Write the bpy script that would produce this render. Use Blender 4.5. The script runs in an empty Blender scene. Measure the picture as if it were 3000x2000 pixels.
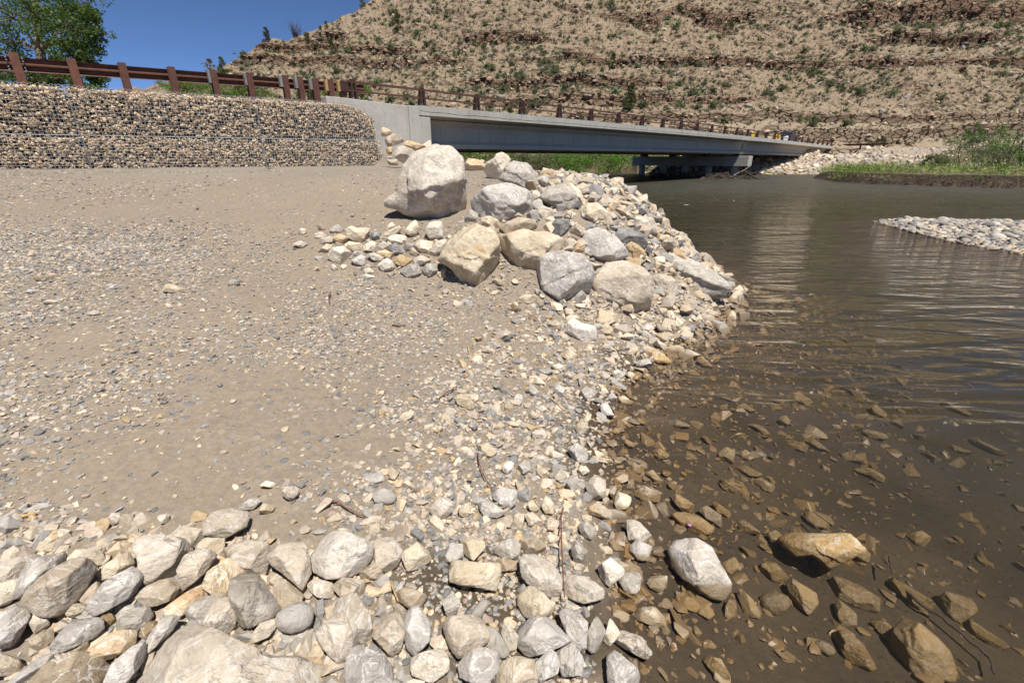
import bpy, bmesh, math, random
import numpy as np
from mathutils import Vector, Matrix
random.seed(7); RNG = np.random.default_rng(7)
SC = bpy.context.scene; COL = SC.collection
# ------------------------------------------------------------------ camera, sky, sun, exposure
FPX, TH, EYE = 1340.0, math.atan(530/1340), 1.6      # focal length in photo pixels, downward pitch, eye height over the river
cam = bpy.data.cameras.new('camera'); camo = bpy.data.objects.new('camera', cam); COL.objects.link(camo)
cam.sensor_width = 36; cam.lens = FPX/3000*36; cam.clip_start = .05; cam.clip_end = 3000
camo.location = (0, 0, EYE); camo.rotation_euler = (math.pi/2-TH, 0, 0); SC.camera = camo
SUN = Vector((.20, -.41, 1)).normalized()
W = bpy.data.worlds.new('World'); SC.world = W; W.use_nodes = True
nt = W.node_tree; bg = nt.nodes['Background']; sky = nt.nodes.new('ShaderNodeTexSky')
sky.sky_type = 'NISHITA'; sky.sun_disc = False; sky.sun_elevation = math.asin(SUN.z)
sky.sun_rotation = math.atan2(SUN.x, SUN.y); sky.altitude = 7000; sky.air_density = 1.0; sky.dust_density = 0.; sky.ozone_density = 6.5
nt.links.new(sky.outputs[0], bg.inputs[0]); bg.inputs[1].default_value = .098
sl = bpy.data.lights.new('sun', 'SUN'); sl.energy = 5.0; sl.angle = math.radians(.55); sl.color = (1, .955, .88)
so = bpy.data.objects.new('sun', sl); COL.objects.link(so); so.rotation_euler = SUN.to_track_quat('Z', 'Y').to_euler()
SC.view_settings.view_transform = 'Standard'; SC.view_settings.look = 'None'; SC.view_settings.exposure = .38; SC.view_settings.gamma = 1
SC.render.engine = 'CYCLES'; cy = SC.cycles
cy.max_bounces = 6; cy.diffuse_bounces = 4; cy.glossy_bounces = 3; cy.transmission_bounces = 3; cy.transparent_max_bounces = 12
cy.volume_bounces = 1; cy.use_denoising = True; cy.caustics_reflective = False; cy.caustics_refractive = False
try:
    cy.denoiser = 'OPENIMAGEDENOISE'; cy.denoising_input_passes = 'RGB_ALBEDO_NORMAL'; cy.denoising_prefilter = 'ACCURATE'
except Exception: pass

# ------------------------------------------------------------------ helpers
def tag(o, label=None, cat=None, group=None, kind=None):
    if label: o['label'] = label
    if cat: o['category'] = cat
    if group: o['group'] = group
    if kind: o['kind'] = kind
    return o
def empty(name, loc=(0, 0, 0)):
    o = bpy.data.objects.new(name, None); COL.objects.link(o); o.location = loc; o.empty_display_size = .1; return o
def arr_mesh(name, V, F, mat=None, parent=None, smooth=False, attr=None, mats=None):
    """V (n,3); F: an (m,k) array or a list of such arrays; attr: (n,3) colours per vertex"""
    me = bpy.data.meshes.new(name); Fs = F if isinstance(F, list) else [F]
    me.vertices.add(len(V)); me.vertices.foreach_set('co', np.asarray(V, np.float32).ravel())
    tot = np.concatenate([np.full(len(f), f.shape[1], np.int32) for f in Fs]); idx = np.concatenate([f.ravel() for f in Fs]).astype(np.int32)
    me.loops.add(len(idx)); me.loops.foreach_set('vertex_index', idx)
    me.polygons.add(len(tot)); me.polygons.foreach_set('loop_start', np.concatenate([[0], np.cumsum(tot)[:-1]]).astype(np.int32))
    try: me.polygons.foreach_set('loop_total', tot)
    except Exception: pass
    me.polygons.foreach_set('use_smooth', np.full(len(tot), smooth))
    me.update(calc_edges=True); me.validate()
    if attr is not None:
        a = me.color_attributes.new('tint', 'FLOAT_COLOR', 'POINT')
        a.data.foreach_set('color', np.concatenate([attr, np.ones((len(V), 1))], 1).astype(np.float32).ravel())
    for m in (mats or ([mat] if mat else [])): me.materials.append(m)
    o = bpy.data.objects.new(name, me); COL.objects.link(o)
    if parent: o.parent = parent
    return o
class MB:
    """collects boxes, prisms, tubes into one mesh"""
    def __init__(s): s.v = []; s.f = []; s.n = 0
    def add(s, V, F):
        V = np.asarray(V, float); s.v.append(V)
        for f in F: s.f.append([i+s.n for i in f])
        s.n += len(V)
    def hexa(s, P): s.add(P, [(0, 3, 2, 1), (4, 5, 6, 7), (0, 1, 5, 4), (1, 2, 6, 5), (2, 3, 7, 6), (3, 0, 4, 7)])
    def box(s, o, ax, ay, az, x0, x1, y0, y1, z0, z1):
        o, ax, ay, az = map(np.asarray, (o, ax, ay, az))
        s.hexa([o+ax*a+ay*b+az*c for c in (z0, z1) for a, b in ((x0, y0), (x1, y0), (x1, y1), (x0, y1))])
    def prism(s, prof, at):
        """sweep a closed profile [(p,q)] through stations; at(k,p,q)->point for k in range(n)"""
        rings = [[at(k, p, q) for p, q in prof] for k in range(len(at.st))]; m = len(prof); V = [p for r in rings for p in r]; F = []
        for k in range(len(rings)-1):
            for i in range(m): j = (i+1) % m; F.append((k*m+i, k*m+j, (k+1)*m+j, (k+1)*m+i))
        F.append(tuple(range(m-1, -1, -1))); F.append(tuple((len(rings)-1)*m+i for i in range(m))); s.add(V, F)
    def tube(s, pts, rad, n=6):
        pts = [np.asarray(p, float) for p in pts]; rad = rad if hasattr(rad, '__len__') else [rad]*len(pts); V = []; F = []
        for k, p in enumerate(pts):
            d = pts[min(k+1, len(pts)-1)]-pts[max(k-1, 0)]; d = d/(np.linalg.norm(d)+1e-9)
            a = np.cross(d, (0, 0, 1) if abs(d[2]) < .9 else (1, 0, 0)); a /= np.linalg.norm(a); b = np.cross(d, a)
            for i in range(n): t = 2*math.pi*i/n; V.append(p+rad[k]*(a*math.cos(t)+b*math.sin(t)))
        for k in range(len(pts)-1):
            for i in range(n): j = (i+1) % n; F.append((k*n+i, k*n+j, (k+1)*n+j, (k+1)*n+i))
        F.append(tuple(range(n-1, -1, -1))); F.append(tuple((len(pts)-1)*n+i for i in range(n))); s.add(V, F)
    def build(s, name, mat, parent=None, bevel=0, smooth=False):
        V = np.concatenate(s.v); me = bpy.data.meshes.new(name); me.from_pydata(V.tolist(), [], [tuple(f) for f in s.f]); me.update()
        bm = bmesh.new(); bm.from_mesh(me); bmesh.ops.recalc_face_normals(bm, faces=bm.faces)
        if bevel: bmesh.ops.bevel(bm, geom=[e for e in bm.edges if len(e.link_faces) == 2 and e.calc_face_angle(0) > .5], offset=bevel, segments=1, affect='EDGES')
        bm.to_mesh(me); bm.free()
        if smooth: me.polygons.foreach_set('use_smooth', [True]*len(me.polygons))
        me.materials.append(mat); o = bpy.data.objects.new(name, me); COL.objects.link(o)
        if parent: o.parent = parent
        return o
def copy_tree(o, parent=None):
    c = o.copy(); COL.objects.link(c)
    if parent: c.parent = parent
    for ch in list(o.children): copy_tree(ch, c)
    return c
# numpy noise
def _hash(ix, iy, iz, seed):
    h = (ix.astype(np.int64)*374761393+iy.astype(np.int64)*668265263+iz.astype(np.int64)*2147483647+seed*974711) & 0xffffffff
    h = ((h ^ (h >> 13))*1274126177) & 0xffffffff; h ^= h >> 16
    return (h & 0xffffff)/float(0xffffff)*2-1
def vnoise(P, seed=0):
    P = np.asarray(P, float); I = np.floor(P); f = P-I; u = f*f*f*(f*(f*6-15)+10); r = 0
    for dx in (0, 1):
        for dy in (0, 1):
            for dz in (0, 1):
                w = (u[:, 0] if dx else 1-u[:, 0])*(u[:, 1] if dy else 1-u[:, 1])*(u[:, 2] if dz else 1-u[:, 2])
                r = r+w*_hash(I[:, 0]+dx, I[:, 1]+dy, I[:, 2]+dz, seed)
    return r
def fbm(P, oct=4, seed=0, gain=.5, ridged=False):
    P = np.asarray(P, float); a = 1; r = 0; t = 0
    for o in range(oct):
        n = vnoise(P*2.03**o+o*17.3, seed+o)
        if ridged: n = 1-2*np.abs(n)
        r = r+a*n; t += a; a *= gain
    return r/t
def sstep(a, b, x): t = np.clip((x-a)/(b-a), 0, 1); return t*t*(3-2*t)
# pixel of the 3000x2000 photograph <-> world
CT, ST = math.cos(TH), math.sin(TH); UPC = np.array((0, ST, CT)); FWC = np.array((0, CT, -ST)); E0 = np.array((0, 0, EYE))
def ray(px, py):
    a = (np.asarray(px, float)-1500)/FPX; b = (1000-np.asarray(py, float))/FPX
    return np.stack([a, CT+b*ST, b*CT-ST], -1)
def at_z(px, py, z=0.): d = ray(px, py); t = (z-EYE)/d[..., 2]; return E0+d*t[..., None]
def at_d(px, py, depth): return E0+ray(px, py)*depth
def on_plane(px, py, P, n): d = ray(px, py); return E0+d*(((np.asarray(P)-E0)@n)/(d@n))[..., None]
def to_px(P): Q = np.asarray(P)-E0; z = Q@FWC; return 1500+FPX*Q[..., 0]/z, 1000-FPX*(Q@UPC)/z
REG = dict(A=(800, 380, 3.0157), B=(1300, 430, 2.6133), C=(0, 1400, 2.352), D=(900, 1400, 2.352), E=(1800, 1400, 1.96), F=(1000, 900, 2.352), G=(1000, 220, 2.6133), J=(600, 180, 3.36), H=(1900, 700, 2.0909), R=(0, 500, 2.352), N=(0, 0, 1))
def PX(reg, pts): x, y, s = REG[reg]; return np.asarray(pts, float)/s+np.array((x, y))

# ------------------------------------------------------------------ materials
def mat(name):
    m = bpy.data.materials.new(name); m.use_nodes = True; t = m.node_tree; return m, t, t.nodes['Principled BSDF']
def N(t, typ, **kw):
    n = t.nodes.new(typ); ins = kw.pop('ins', {})
    for k, v in kw.items(): setattr(n, k, v)
    for k, v in ins.items():
        if isinstance(v, bpy.types.NodeSocket): t.links.new(v, n.inputs[k])
        else: n.inputs[k].default_value = v
    return n
def noise(t, vec, scale, det=5, rough=.6, dist=0, dims='3D'): return N(t, 'ShaderNodeTexNoise', noise_dimensions=dims, ins={'Vector': vec, 'Scale': scale, 'Detail': det, 'Roughness': rough, 'Distortion': dist}).outputs[0]
def ramp(t, fac, stops, interp='LINEAR'):
    n = N(t, 'ShaderNodeValToRGB', ins={'Fac': fac}); n.color_ramp.interpolation = interp; e = n.color_ramp.elements
    while len(e) < len(stops): e.new(.5)
    for i, (p, c) in enumerate(stops): e[i].position = p; e[i].color = tuple(c)+(1,) if len(c) == 3 else c
    return n.outputs[0]
def mix(t, fac, a, b, mode='MIX'):
    n = N(t, 'ShaderNodeMix', data_type='RGBA', blend_type=mode)
    for k, v in ((0, fac), (6, a), (7, b)):
        if isinstance(v, bpy.types.NodeSocket): t.links.new(v, n.inputs[k])
        else: n.inputs[k].default_value = v if k == 0 or len(v) == 4 else tuple(v)+(1,)
    return n.outputs[2]
def mth(t, op, a, b=0., clamp=False):
    n = N(t, 'ShaderNodeMath', operation=op, use_clamp=clamp)
    for k, v in ((0, a), (1, b)):
        if isinstance(v, bpy.types.NodeSocket): t.links.new(v, n.inputs[k])
        else: n.inputs[k].default_value = v
    return n.outputs[0]
def bump(t, h, s=.4, d=.02, nrm=None):
    n = N(t, 'ShaderNodeBump', ins={'Height': h, 'Strength': s, 'Distance': d})
    if nrm is not None: t.links.new(nrm, n.inputs['Normal'])
    return n.outputs[0]
def fac(t, sock, lo, hi): return N(t, 'ShaderNodeMapRange', interpolation_type='SMOOTHSTEP', ins={0: sock, 1: lo, 2: hi, 3: 0., 4: 1.}).outputs[0]
def plain(name, col, rough=.6, metal=0., var=.25, scale=6., bmp=.15, spec=.4):
    m, t, b = mat(name); co = N(t, 'ShaderNodeTexCoord').outputs['Object']; n = noise(t, co, scale, 6)
    c = ramp(t, n, [(.25, [x*(1-var) for x in col]), (.75, [min(1, x*(1+var)) for x in col])])
    t.links.new(c, b.inputs['Base Color']); b.inputs['Roughness'].default_value = rough; b.inputs['Metallic'].default_value = metal; b.inputs['Specular IOR Level'].default_value = spec
    if bmp: t.links.new(bump(t, noise(t, co, scale*5, 4), bmp, .01), b.inputs['Normal'])
    return m
def rock_mat(name, c0, c1, stain, sfac=.45, vein=.35, wet=False):
    m, t, b = mat(name); tc = N(t, 'ShaderNodeTexCoord').outputs['Object']; oi = N(t, 'ShaderNodeObjectInfo').outputs['Random']
    off = N(t, 'ShaderNodeCombineXYZ', ins={0: mth(t, 'MULTIPLY', oi, 37.), 1: mth(t, 'MULTIPLY', oi, 91.), 2: oi}).outputs[0]
    co = N(t, 'ShaderNodeVectorMath', operation='ADD', ins={0: tc, 1: off}).outputs[0]
    n1 = noise(t, co, 2.2, 9, .6, .9); n2 = noise(t, co, 9., 8, .7, .3); n3 = noise(t, co, 42., 6, .7)
    c = ramp(t, n1, [(.3, c0), (.62, c1)]); c = mix(t, fac(t, n2, .42, .72), c, [min(1, x*1.2+.02) for x in c1]); db_ = noise(t, co, 1.3, 4, .6, 1.5); c = mix(t, mth(t, 'MULTIPLY', fac(t, db_, .52, .62), .45), c, [x*y for x, y in zip(c0, (.78, .72, .66))])
    st = noise(t, co, 3.4, 6, .6, 1.2); c = mix(t, mth(t, 'MULTIPLY', fac(t, st, .56, .7), sfac), c, stain)
    v = noise(t, co, 4.5, 5, .55, 2.4); v = mth(t, 'ABSOLUTE', mth(t, 'SUBTRACT', v, .5)); c = mix(t, mth(t, 'MULTIPLY', mth(t, 'SUBTRACT', 1., fac(t, v, .004, .03)), vein), c, (.74, .70, .64))
    k_ = noise(t, co, 3.1, 6, .62, 1.6); k_ = mth(t, 'ABSOLUTE', mth(t, 'SUBTRACT', k_, .46)); c = mix(t, mth(t, 'MULTIPLY', mth(t, 'MULTIPLY', mth(t, 'SUBTRACT', 1., fac(t, k_, .003, .014)), fac(t, n1, .4, .6)), .6), c, [x*.34 for x in c0])
    c = mix(t, fac(t, n3, .66, .36), c, [x*.62 for x in c0], 'MIX') if False else mix(t, mth(t, 'MULTIPLY', fac(t, n3, .5, .28), .42), c, [x*.5 for x in c0])
    hs = N(t, 'ShaderNodeHueSaturation', ins={'Color': c, 'Value': mth(t, 'ADD', mth(t, 'MULTIPLY', oi, .3), .84), 'Saturation': mth(t, 'ADD', mth(t, 'MULTIPLY', oi, -.35), 1.12)}).outputs[0]
    geo = N(t, 'ShaderNodeNewGeometry'); z = N(t, 'ShaderNodeSeparateXYZ', ins={0: geo.outputs['Position']}).outputs[2]
    wn = mth(t, 'ADD', z, mth(t, 'MULTIPLY', n2, .03)); w = fac(t, wn, .045, .02)           # the soaked foot of a stone standing in the river
    hs = mix(t, mth(t, 'MULTIPLY', w, .72), hs, (.20, .125, .045), 'MIX')
    t.links.new(hs, b.inputs['Base Color'])
    t.links.new(mth(t, 'SUBTRACT', .82, mth(t, 'MULTIPLY', w, .5)), b.inputs['Roughness']); b.inputs['Specular IOR Level'].default_value = .3
    h = mth(t, 'ADD', mth(t, 'MULTIPLY', n2, 1.), mth(t, 'ADD', mth(t, 'MULTIPLY', n3, .38), mth(t, 'MULTIPLY', noise(t, co, 19., 6, .72, .5), .5)))
    t.links.new(bump(t, noise(t, co, 150., 3), .15, .003, bump(t, h, .6, .04)), b.inputs['Normal'])
    return m
M = {}
M['cream'] = rock_mat('cream_limestone', (.52, .415, .275), (.67, .57, .42), (.52, .31, .12), .6, .4)
M['pale'] = rock_mat('pale_limestone', (.43, .36, .275), (.60, .525, .425), (.42, .30, .17), .3, .6)
M['grey'] = rock_mat('grey_limestone', (.31, .275, .23), (.475, .425, .36), (.45, .36, .25), .3, .5)
M['tan'] = rock_mat('tan_limestone', (.37, .295, .205), (.53, .44, .33), (.36, .24, .12), .4, .35)
M['ochre'] = rock_mat('ochre_limestone', (.48, .31, .13), (.60, .45, .26), (.50, .22, .07), .6, .5)
M['slate'] = rock_mat('slate_grey_stone', (.145, .14, .13), (.27, .26, .24), (.2, .19, .17), .2, .3)
M['brown'] = rock_mat('brown_wet_stone', (.17, .115, .06), (.32, .23, .125), (.44, .28, .10), .5, .5)
M['cob'] = rock_mat('smooth_cobble_stone', (.33, .30, .255), (.42, .385, .33), (.38, .33, .26), .15, .0)
def tint_mat(name, rough=.8, bmp=.3, scale=60., var=.3, spec=.3, wet=False):
    m, t, b = mat(name); tc = N(t, 'ShaderNodeTexCoord').outputs['Object']; a = N(t, 'ShaderNodeAttribute', attribute_name='tint').outputs['Color']
    n = noise(t, tc, scale, 5, .65); c = mix(t, 1., a, ramp(t, n, [(.25, [1-var]*3), (.75, [1+var]*3)]), 'MULTIPLY')
    if wet:
        geo = N(t, 'ShaderNodeNewGeometry'); z = N(t, 'ShaderNodeSeparateXYZ', ins={0: geo.outputs['Position']}).outputs[2]; w = fac(t, z, .04, .01)
        c = mix(t, mth(t, 'MULTIPLY', w, .7), c, (.17, .105, .045)); t.links.new(mth(t, 'SUBTRACT', rough, mth(t, 'MULTIPLY', w, .45)), b.inputs['Roughness'])
    else: b.inputs['Roughness'].default_value = rough
    t.links.new(c, b.inputs['Base Color']); b.inputs['Specular IOR Level'].default_value = spec
    if bmp: t.links.new(bump(t, n, bmp, .006), b.inputs['Normal'])
    return m
M['stone'] = tint_mat('loose_stone', wet=True)
M['gabstone'] = tint_mat('gabion_stone', scale=30., bmp=.5)
def leaf_mat(name, col, var=.3, trans=.35, scale=1.5):
    m, t, b = mat(name); tc = N(t, 'ShaderNodeTexCoord').outputs['Object']; oi = N(t, 'ShaderNodeObjectInfo').outputs['Random']
    n = noise(t, tc, scale, 4, .7); c = ramp(t, n, [(.3, [x*(1-var) for x in col]), (.7, [x*(1+var) for x in col])])
    c = N(t, 'ShaderNodeHueSaturation', ins={'Color': c, 'Value': mth(t, 'ADD', mth(t, 'MULTIPLY', oi, .5), .75), 'Hue': mth(t, 'ADD', mth(t, 'MULTIPLY', oi, .04), .48)}).outputs[0]
    t.links.new(c, b.inputs['Base Color']); b.inputs['Roughness'].default_value = .55; b.inputs['Specular IOR Level'].default_value = .3
    tr = N(t, 'ShaderNodeBsdfTranslucent', ins={'Color': c}); mx = N(t, 'ShaderNodeMixShader', ins={0: trans, 1: b.outputs[0], 2: tr.outputs[0]})
    t.links.new(mx.outputs[0], t.nodes['Material Output'].inputs[0]); return m
M['cotton'] = leaf_mat('cottonwood_leaf', (.075, .115, .02), .4, .35, .8)
M['sage'] = leaf_mat('sagebrush_leaf', (.165, .190, .090), .3, .3)
M['juniper'] = leaf_mat('juniper_foliage', (.085, .090, .025), .45, .2, 2.)
M['willow'] = leaf_mat('willow_leaf', (.135, .215, .045), .35, .35)
M['willowdry'] = leaf_mat('dull_willow_leaf', (.165, .19, .085), .3, .25)
M['lush'] = leaf_mat('bright_bank_leaf', (.12, .24, .025), .3, .4)
M['grass'] = tint_mat('bank_grass', .6, 0, 3., .3)
M['bark'] = plain('grey_bark', (.17, .14, .10), .9, 0, .4, 8, .5)
M['wood'] = plain('bleached_driftwood', (.30, .22, .15), .85, 0, .35, 10, .4)
M['redtwig'] = plain('reddish_twig', (.16, .07, .045), .7, 0, .35, 20, .2)
M['straw'] = plain('dry_straw', (.50, .34, .14), .7, 0, .3, 20, .2)
M['root'] = plain('dark_root', (.07, .05, .035), .9, 0, .4, 8, .4)
M['rust'] = plain('weathering_steel', (.105, .044, .030), .65, .0, .35, 7, .2)
M['rustdark'] = plain('dark_weathering_steel', (.050, .026, .018), .6, .0, .4, 6, .2)
M['postrust'] = plain('rusty_post_steel', (.15, .060, .036), .7, .0, .35, 5, .2)
M['galv'] = plain('galvanised_steel', (.42, .43, .44), .4, .6, .2, 30, .1)
M['wire'] = plain('galvanised_wire', (.46, .48, .50), .5, .3, .2, 3, 0)
M['greywood'] = plain('grey_weathered_block', (.21, .205, .20), .9, 0, .3, 9, .4)
M['yellowwood'] = plain('yellow_timber_block', (.40, .27, .10), .85, 0, .25, 9, .4)
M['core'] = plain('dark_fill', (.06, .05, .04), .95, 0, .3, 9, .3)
def concrete(name, c0, c1, streak):
    m, t, b = mat(name); tc = N(t, 'ShaderNodeTexCoord').outputs['Object']
    n1 = noise(t, tc, .8, 7, .65); n2 = noise(t, tc, 7, 7, .7)
    mp = N(t, 'ShaderNodeMapping', ins={'Vector': tc, 'Scale': (3.2, 3.2, .22)}).outputs[0]; n3 = noise(t, mp, 1.6, 5, .65)
    c = ramp(t, n1, [(.3, c0), (.7, c1)]); c = mix(t, mth(t, 'MULTIPLY', fac(t, n3, .5, .72), .5), c, streak); c = mix(t, mth(t, 'MULTIPLY', fac(t, n2, .5, .3), .35), c, [x*.6 for x in c0])
    t.links.new(c, b.inputs['Base Color']); b.inputs['Roughness'].default_value = .85; b.inputs['Specular IOR Level'].default_value = .25
    t.links.new(bump(t, n2, .3, .02), b.inputs['Normal']); return m
M['conc'] = concrete('weathered_concrete', (.39, .37, .325), (.50, .475, .425), (.29, .25, .195))
M['concg'] = concrete('girder_concrete', (.46, .415, .335), (.56, .515, .425), (.32, .29, .24))
M['asphalt'] = plain('asphalt', (.06, .06, .058), .9, 0, .2, 20, .2)
M['crack'] = plain('dark_crack', (.02, .018, .015), 1, 0, .1, 5, 0)
# ------------------------------------------------------------------ lie of the land
def poly_sdf(poly, x, y):
    """positive inside"""
    x = np.asarray(x, float); y = np.asarray(y, float); d = np.full(x.shape, 1e9); ins = np.zeros(x.shape, bool); n = len(poly)
    for i in range(n):
        (ax, ay), (bx, by) = poly[i], poly[(i+1) % n]; ex, ey = bx-ax, by-ay; L = ex*ex+ey*ey+1e-12
        t = np.clip(((x-ax)*ex+(y-ay)*ey)/L, 0, 1); d = np.minimum(d, (x-ax-t*ex)**2+(y-ay-t*ey)**2)
        c = (ay > y) != (by > y); ins ^= c & (x < ex*(y-ay)/(by-ay+1e-12)+ax)
    d = np.sqrt(d); return np.where(ins, d, -d)
def zpix(l): return [tuple(at_z(px, py)[:2]) for px, py in l]
NEAR = [(.32, .3), (.2, -1), (-.2, -6), (-1, -40), (-300, -40), (-300, 200), (-150, 150), (-60, 92), (-20, 50), (-8, 34), (-5, 26.5), (-2.6, 22.5), (-.6, 19.3), (1.1, 16.2), (2.2, 13), (2.75, 10.5), (2.95, 8.5), (3.05, 7.2), (2.95, 6.2)] + \
    zpix([(2120, 895), (2075, 940), (1990, 1005), (1885, 1070), (1812, 1155), (1785, 1300), (1795, 1480), (1815, 1650), (1845, 1820), (1875, 2000)])
FAR = [(-300, 260), (-150, 165), (-60, 112), (-30, 92), (-8, 75), (0, 68)] + zpix([(1500, 506.5), (1700, 507), (1870, 507), (1960, 507.5), (2050, 509), (2150, 511.5), (2240, 511.5), (2372, 510.5), (2450, 510.5), (2475, 513)]) + \
    [(29.5, 47.5)] + zpix([(2440, 532), (2480, 535), (2560, 540), (2750, 545), (3000, 553), (3300, 562)]) + [(48, 26), (62, 16), (90, 0), (140, -60), (500, -60), (500, 900), (-300, 900)]
BAR = zpix([(2575, 650), (2640, 646), (2800, 648), (3000, 656), (3300, 670), (3600, 700), (3500, 800), (3200, 775), (3000, 744), (2900, 728), (2760, 700), (2640, 668)])
WD = np.array((.698, .716)); WN = np.array((.716, -.698)); WP = at_z(0, 497, 1.394)[:2]      # foot of the gabion wall: direction, outward normal, start
BD = np.array((.6845, .729)); BN = np.array((.729, -.6845))                                   # bridge direction, outward normal
BP = at_d(1047, 296, 16.9)[:2]                                                                # first rail post on the near fascia
DECK = 3.7
def smin(a, b, k=7.): m = np.minimum(a, b); return m-np.log(np.exp(-(a-m)*k)+np.exp(-(b-m)*k))/k
def Zg(x, y, rough=True):
    x = np.asarray(x, float); y = np.asarray(y, float); sh = x.shape; x = x.ravel(); y = y.ravel()
    dn = poly_sdf(NEAR, x, y); df = poly_sdf(FAR, x, y); db = poly_sdf(BAR, x, y); P = np.stack([x, y, 0*x], 1)
    df = df+.55*fbm(P*.55, 4, 23)*sstep(54, 48, y)*sstep(3., .5, np.abs(df))
    dn = dn+(.09*fbm(P*2.3, 3, 21)+.05*fbm(P*7., 2, 22))*sstep(9, 5, y)*sstep(1.2, .2, np.abs(dn))
    # river bed
    d = np.maximum(np.minimum(-dn, -df), 0); bed = -.015-1.25*(1-np.exp(-.135*d)); bed = np.maximum(bed, np.where(db > 0, np.minimum(.17, .10*db), .10*db))
    # near bank: boat ramp climbing to a terrace, steeper stone bank beyond the boulders
    rampz = .10+.155*y+.03*np.maximum(-x, 0); rampz = smin(rampz, np.full_like(y, 1.39), 7.); rampz = np.maximum(rampz, .12)
    k = .22+.62*sstep(3.9, 5.8, y+.15*x); bank = k*np.maximum(dn, 0); near = smin(rampz, bank+.01, 9.)
    pile = 1.0*np.exp(-(((x-.55)/1.25)**2+((y-6.1)/1.5)**2)); near = near+pile*.32*sstep(0, 1.2, dn)
    u = (x-WP[0])*WD[0]+(y-WP[1])*WD[1]; w = (x-WP[0])*WN[0]+(y-WP[1])*WN[1]      # along and out from the wall
    roadz = np.full_like(x, 3.28); emb = sstep(-.75, -1.05, w)*sstep(11.8, 11.2, u); near = near*(1-emb)+roadz*emb
    sl = sstep(15., 10.6, u)*sstep(9.9, 10.7, u)*sstep(3., .6, w)*sstep(-12, -3, w)*(1-emb); near = near+sl*.55
    # far bank
    road = np.where(x > 18, 3.25, .6+2.65*sstep(-6, 18, x)); f1 = .55*np.minimum(df, 1.)+.05*np.maximum(df-1, 0); rise = sstep(61, 79, y)*(road-.9)
    gb = sstep(23, 27, x)*sstep(50, 44, y); f1 = np.where(gb > 0, (1-gb)*f1+gb*(1.35*np.minimum(df, .5)+.02*np.maximum(df, 0)), f1)
    aa = x/np.maximum(.93*y, 1); rip = np.minimum(sstep(18, 24, x)*sstep(50, 54, y)*np.clip(df, 0, 16)*(.085+.13*sstep(.73, .79, aa)), .95+2.1*sstep(.735, .80, aa))
    rise = np.where((x > 18) & (aa < .80), np.minimum(rise, 2.2-1.5*sstep(.62, .70, aa)+2.4*sstep(.735, .80, aa)), rise); far = np.minimum(np.maximum(f1+rise, rip), np.maximum(road, .6)); far = np.where(y < 20, np.minimum(far, .8+.02*df), far)
    z = np.where(dn > 0, near, np.where(df > 0, far, bed))
    if rough:
        land = np.clip((dn+.2)/1.5, .25, 1); dist = np.hypot(x, y)
        z = z+land*(.030*fbm(P*.9, 3, 3)+.014*fbm(P*4.1, 3, 5)+.006*fbm(P*17., 2, 9)*np.clip(1.5-dist/8, 0, 1))*np.where(emb > .5, .1, 1)
        tr = np.exp(-((w-1.9)/.25)**2)+np.exp(-((w-3.7)/.25)**2); z = z-.025*tr*np.where((dn > 0) & (u < 9), 1, 0)
    return z.reshape(sh)
def hit(px, py, tmax=140.):
    """where rays through photo pixels meet the ground: (range along the ray in depth units, point)"""
    px = np.atleast_1d(np.asarray(px, float)); py = np.atleast_1d(np.asarray(py, float)); d = ray(px, py); ts = np.geomspace(.7, tmax, 420)
    P = E0+d[:, None, :]*ts[None, :, None]; g = Zg(P[..., 0], P[..., 1]); diff = P[..., 2]-g; below = diff < 0
    k = np.where(below.any(1), below.argmax(1), len(ts)-1); k = np.maximum(k, 1); r = np.arange(len(k)); a, b = diff[r, k-1], diff[r, k]
    t = ts[k-1]+(ts[k]-ts[k-1])*np.clip(a/(a-b+1e-9), 0, 1); return t, E0+d*t[:, None]

# ground sheet: a polar grid, dense near the camera, out past the horizon
az = np.radians(np.concatenate([np.linspace(-180, -72, 40)[:-1], np.linspace(-72, 72, 680), np.linspace(72, 180, 40)[1:]])); rr = np.concatenate([[.02, .15, .3, .45], np.geomspace(.55, 140, 480), np.geomspace(150, 1500, 24)])
A, R_ = np.meshgrid(az, rr, indexing='ij'); gx, gy = R_*np.sin(A), R_*np.cos(A); gz = Zg(gx, gy); na, nr = A.shape
i, j = np.meshgrid(np.arange(na-1), np.arange(nr-1), indexing='ij'); q = (i*nr+j).ravel(); GF = np.stack([q, q+1, q+nr+1, q+nr], 1)
GV = np.stack([gx.ravel(), gy.ravel(), gz.ravel()], 1)
dnv = poly_sdf(NEAR, GV[:, 0], GV[:, 1]); dfv = poly_sdf(FAR, GV[:, 0], GV[:, 1])
col = np.empty_like(GV); dirt = np.array((.272, .222, .166)); mud = np.array((.072, .051, .031)); grav = np.array((.262, .226, .188)); greend = np.array((.12, .105, .05))
ww = (GV[:, 0]-WP[0])*WN[0]+(GV[:, 1]-WP[1])*WN[1]; terr = sstep(7, 10.5, GV[:, 1]-.1*GV[:, 0])[:, None]
pch = fbm(np.stack([GV[:, 0]*.8, GV[:, 1]*.8, 0*ww], 1), 4, 31)[:, None]; col[:] = dirt*(1-terr*.55)+grav*terr*.55
col *= 1+.10*pch
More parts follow.
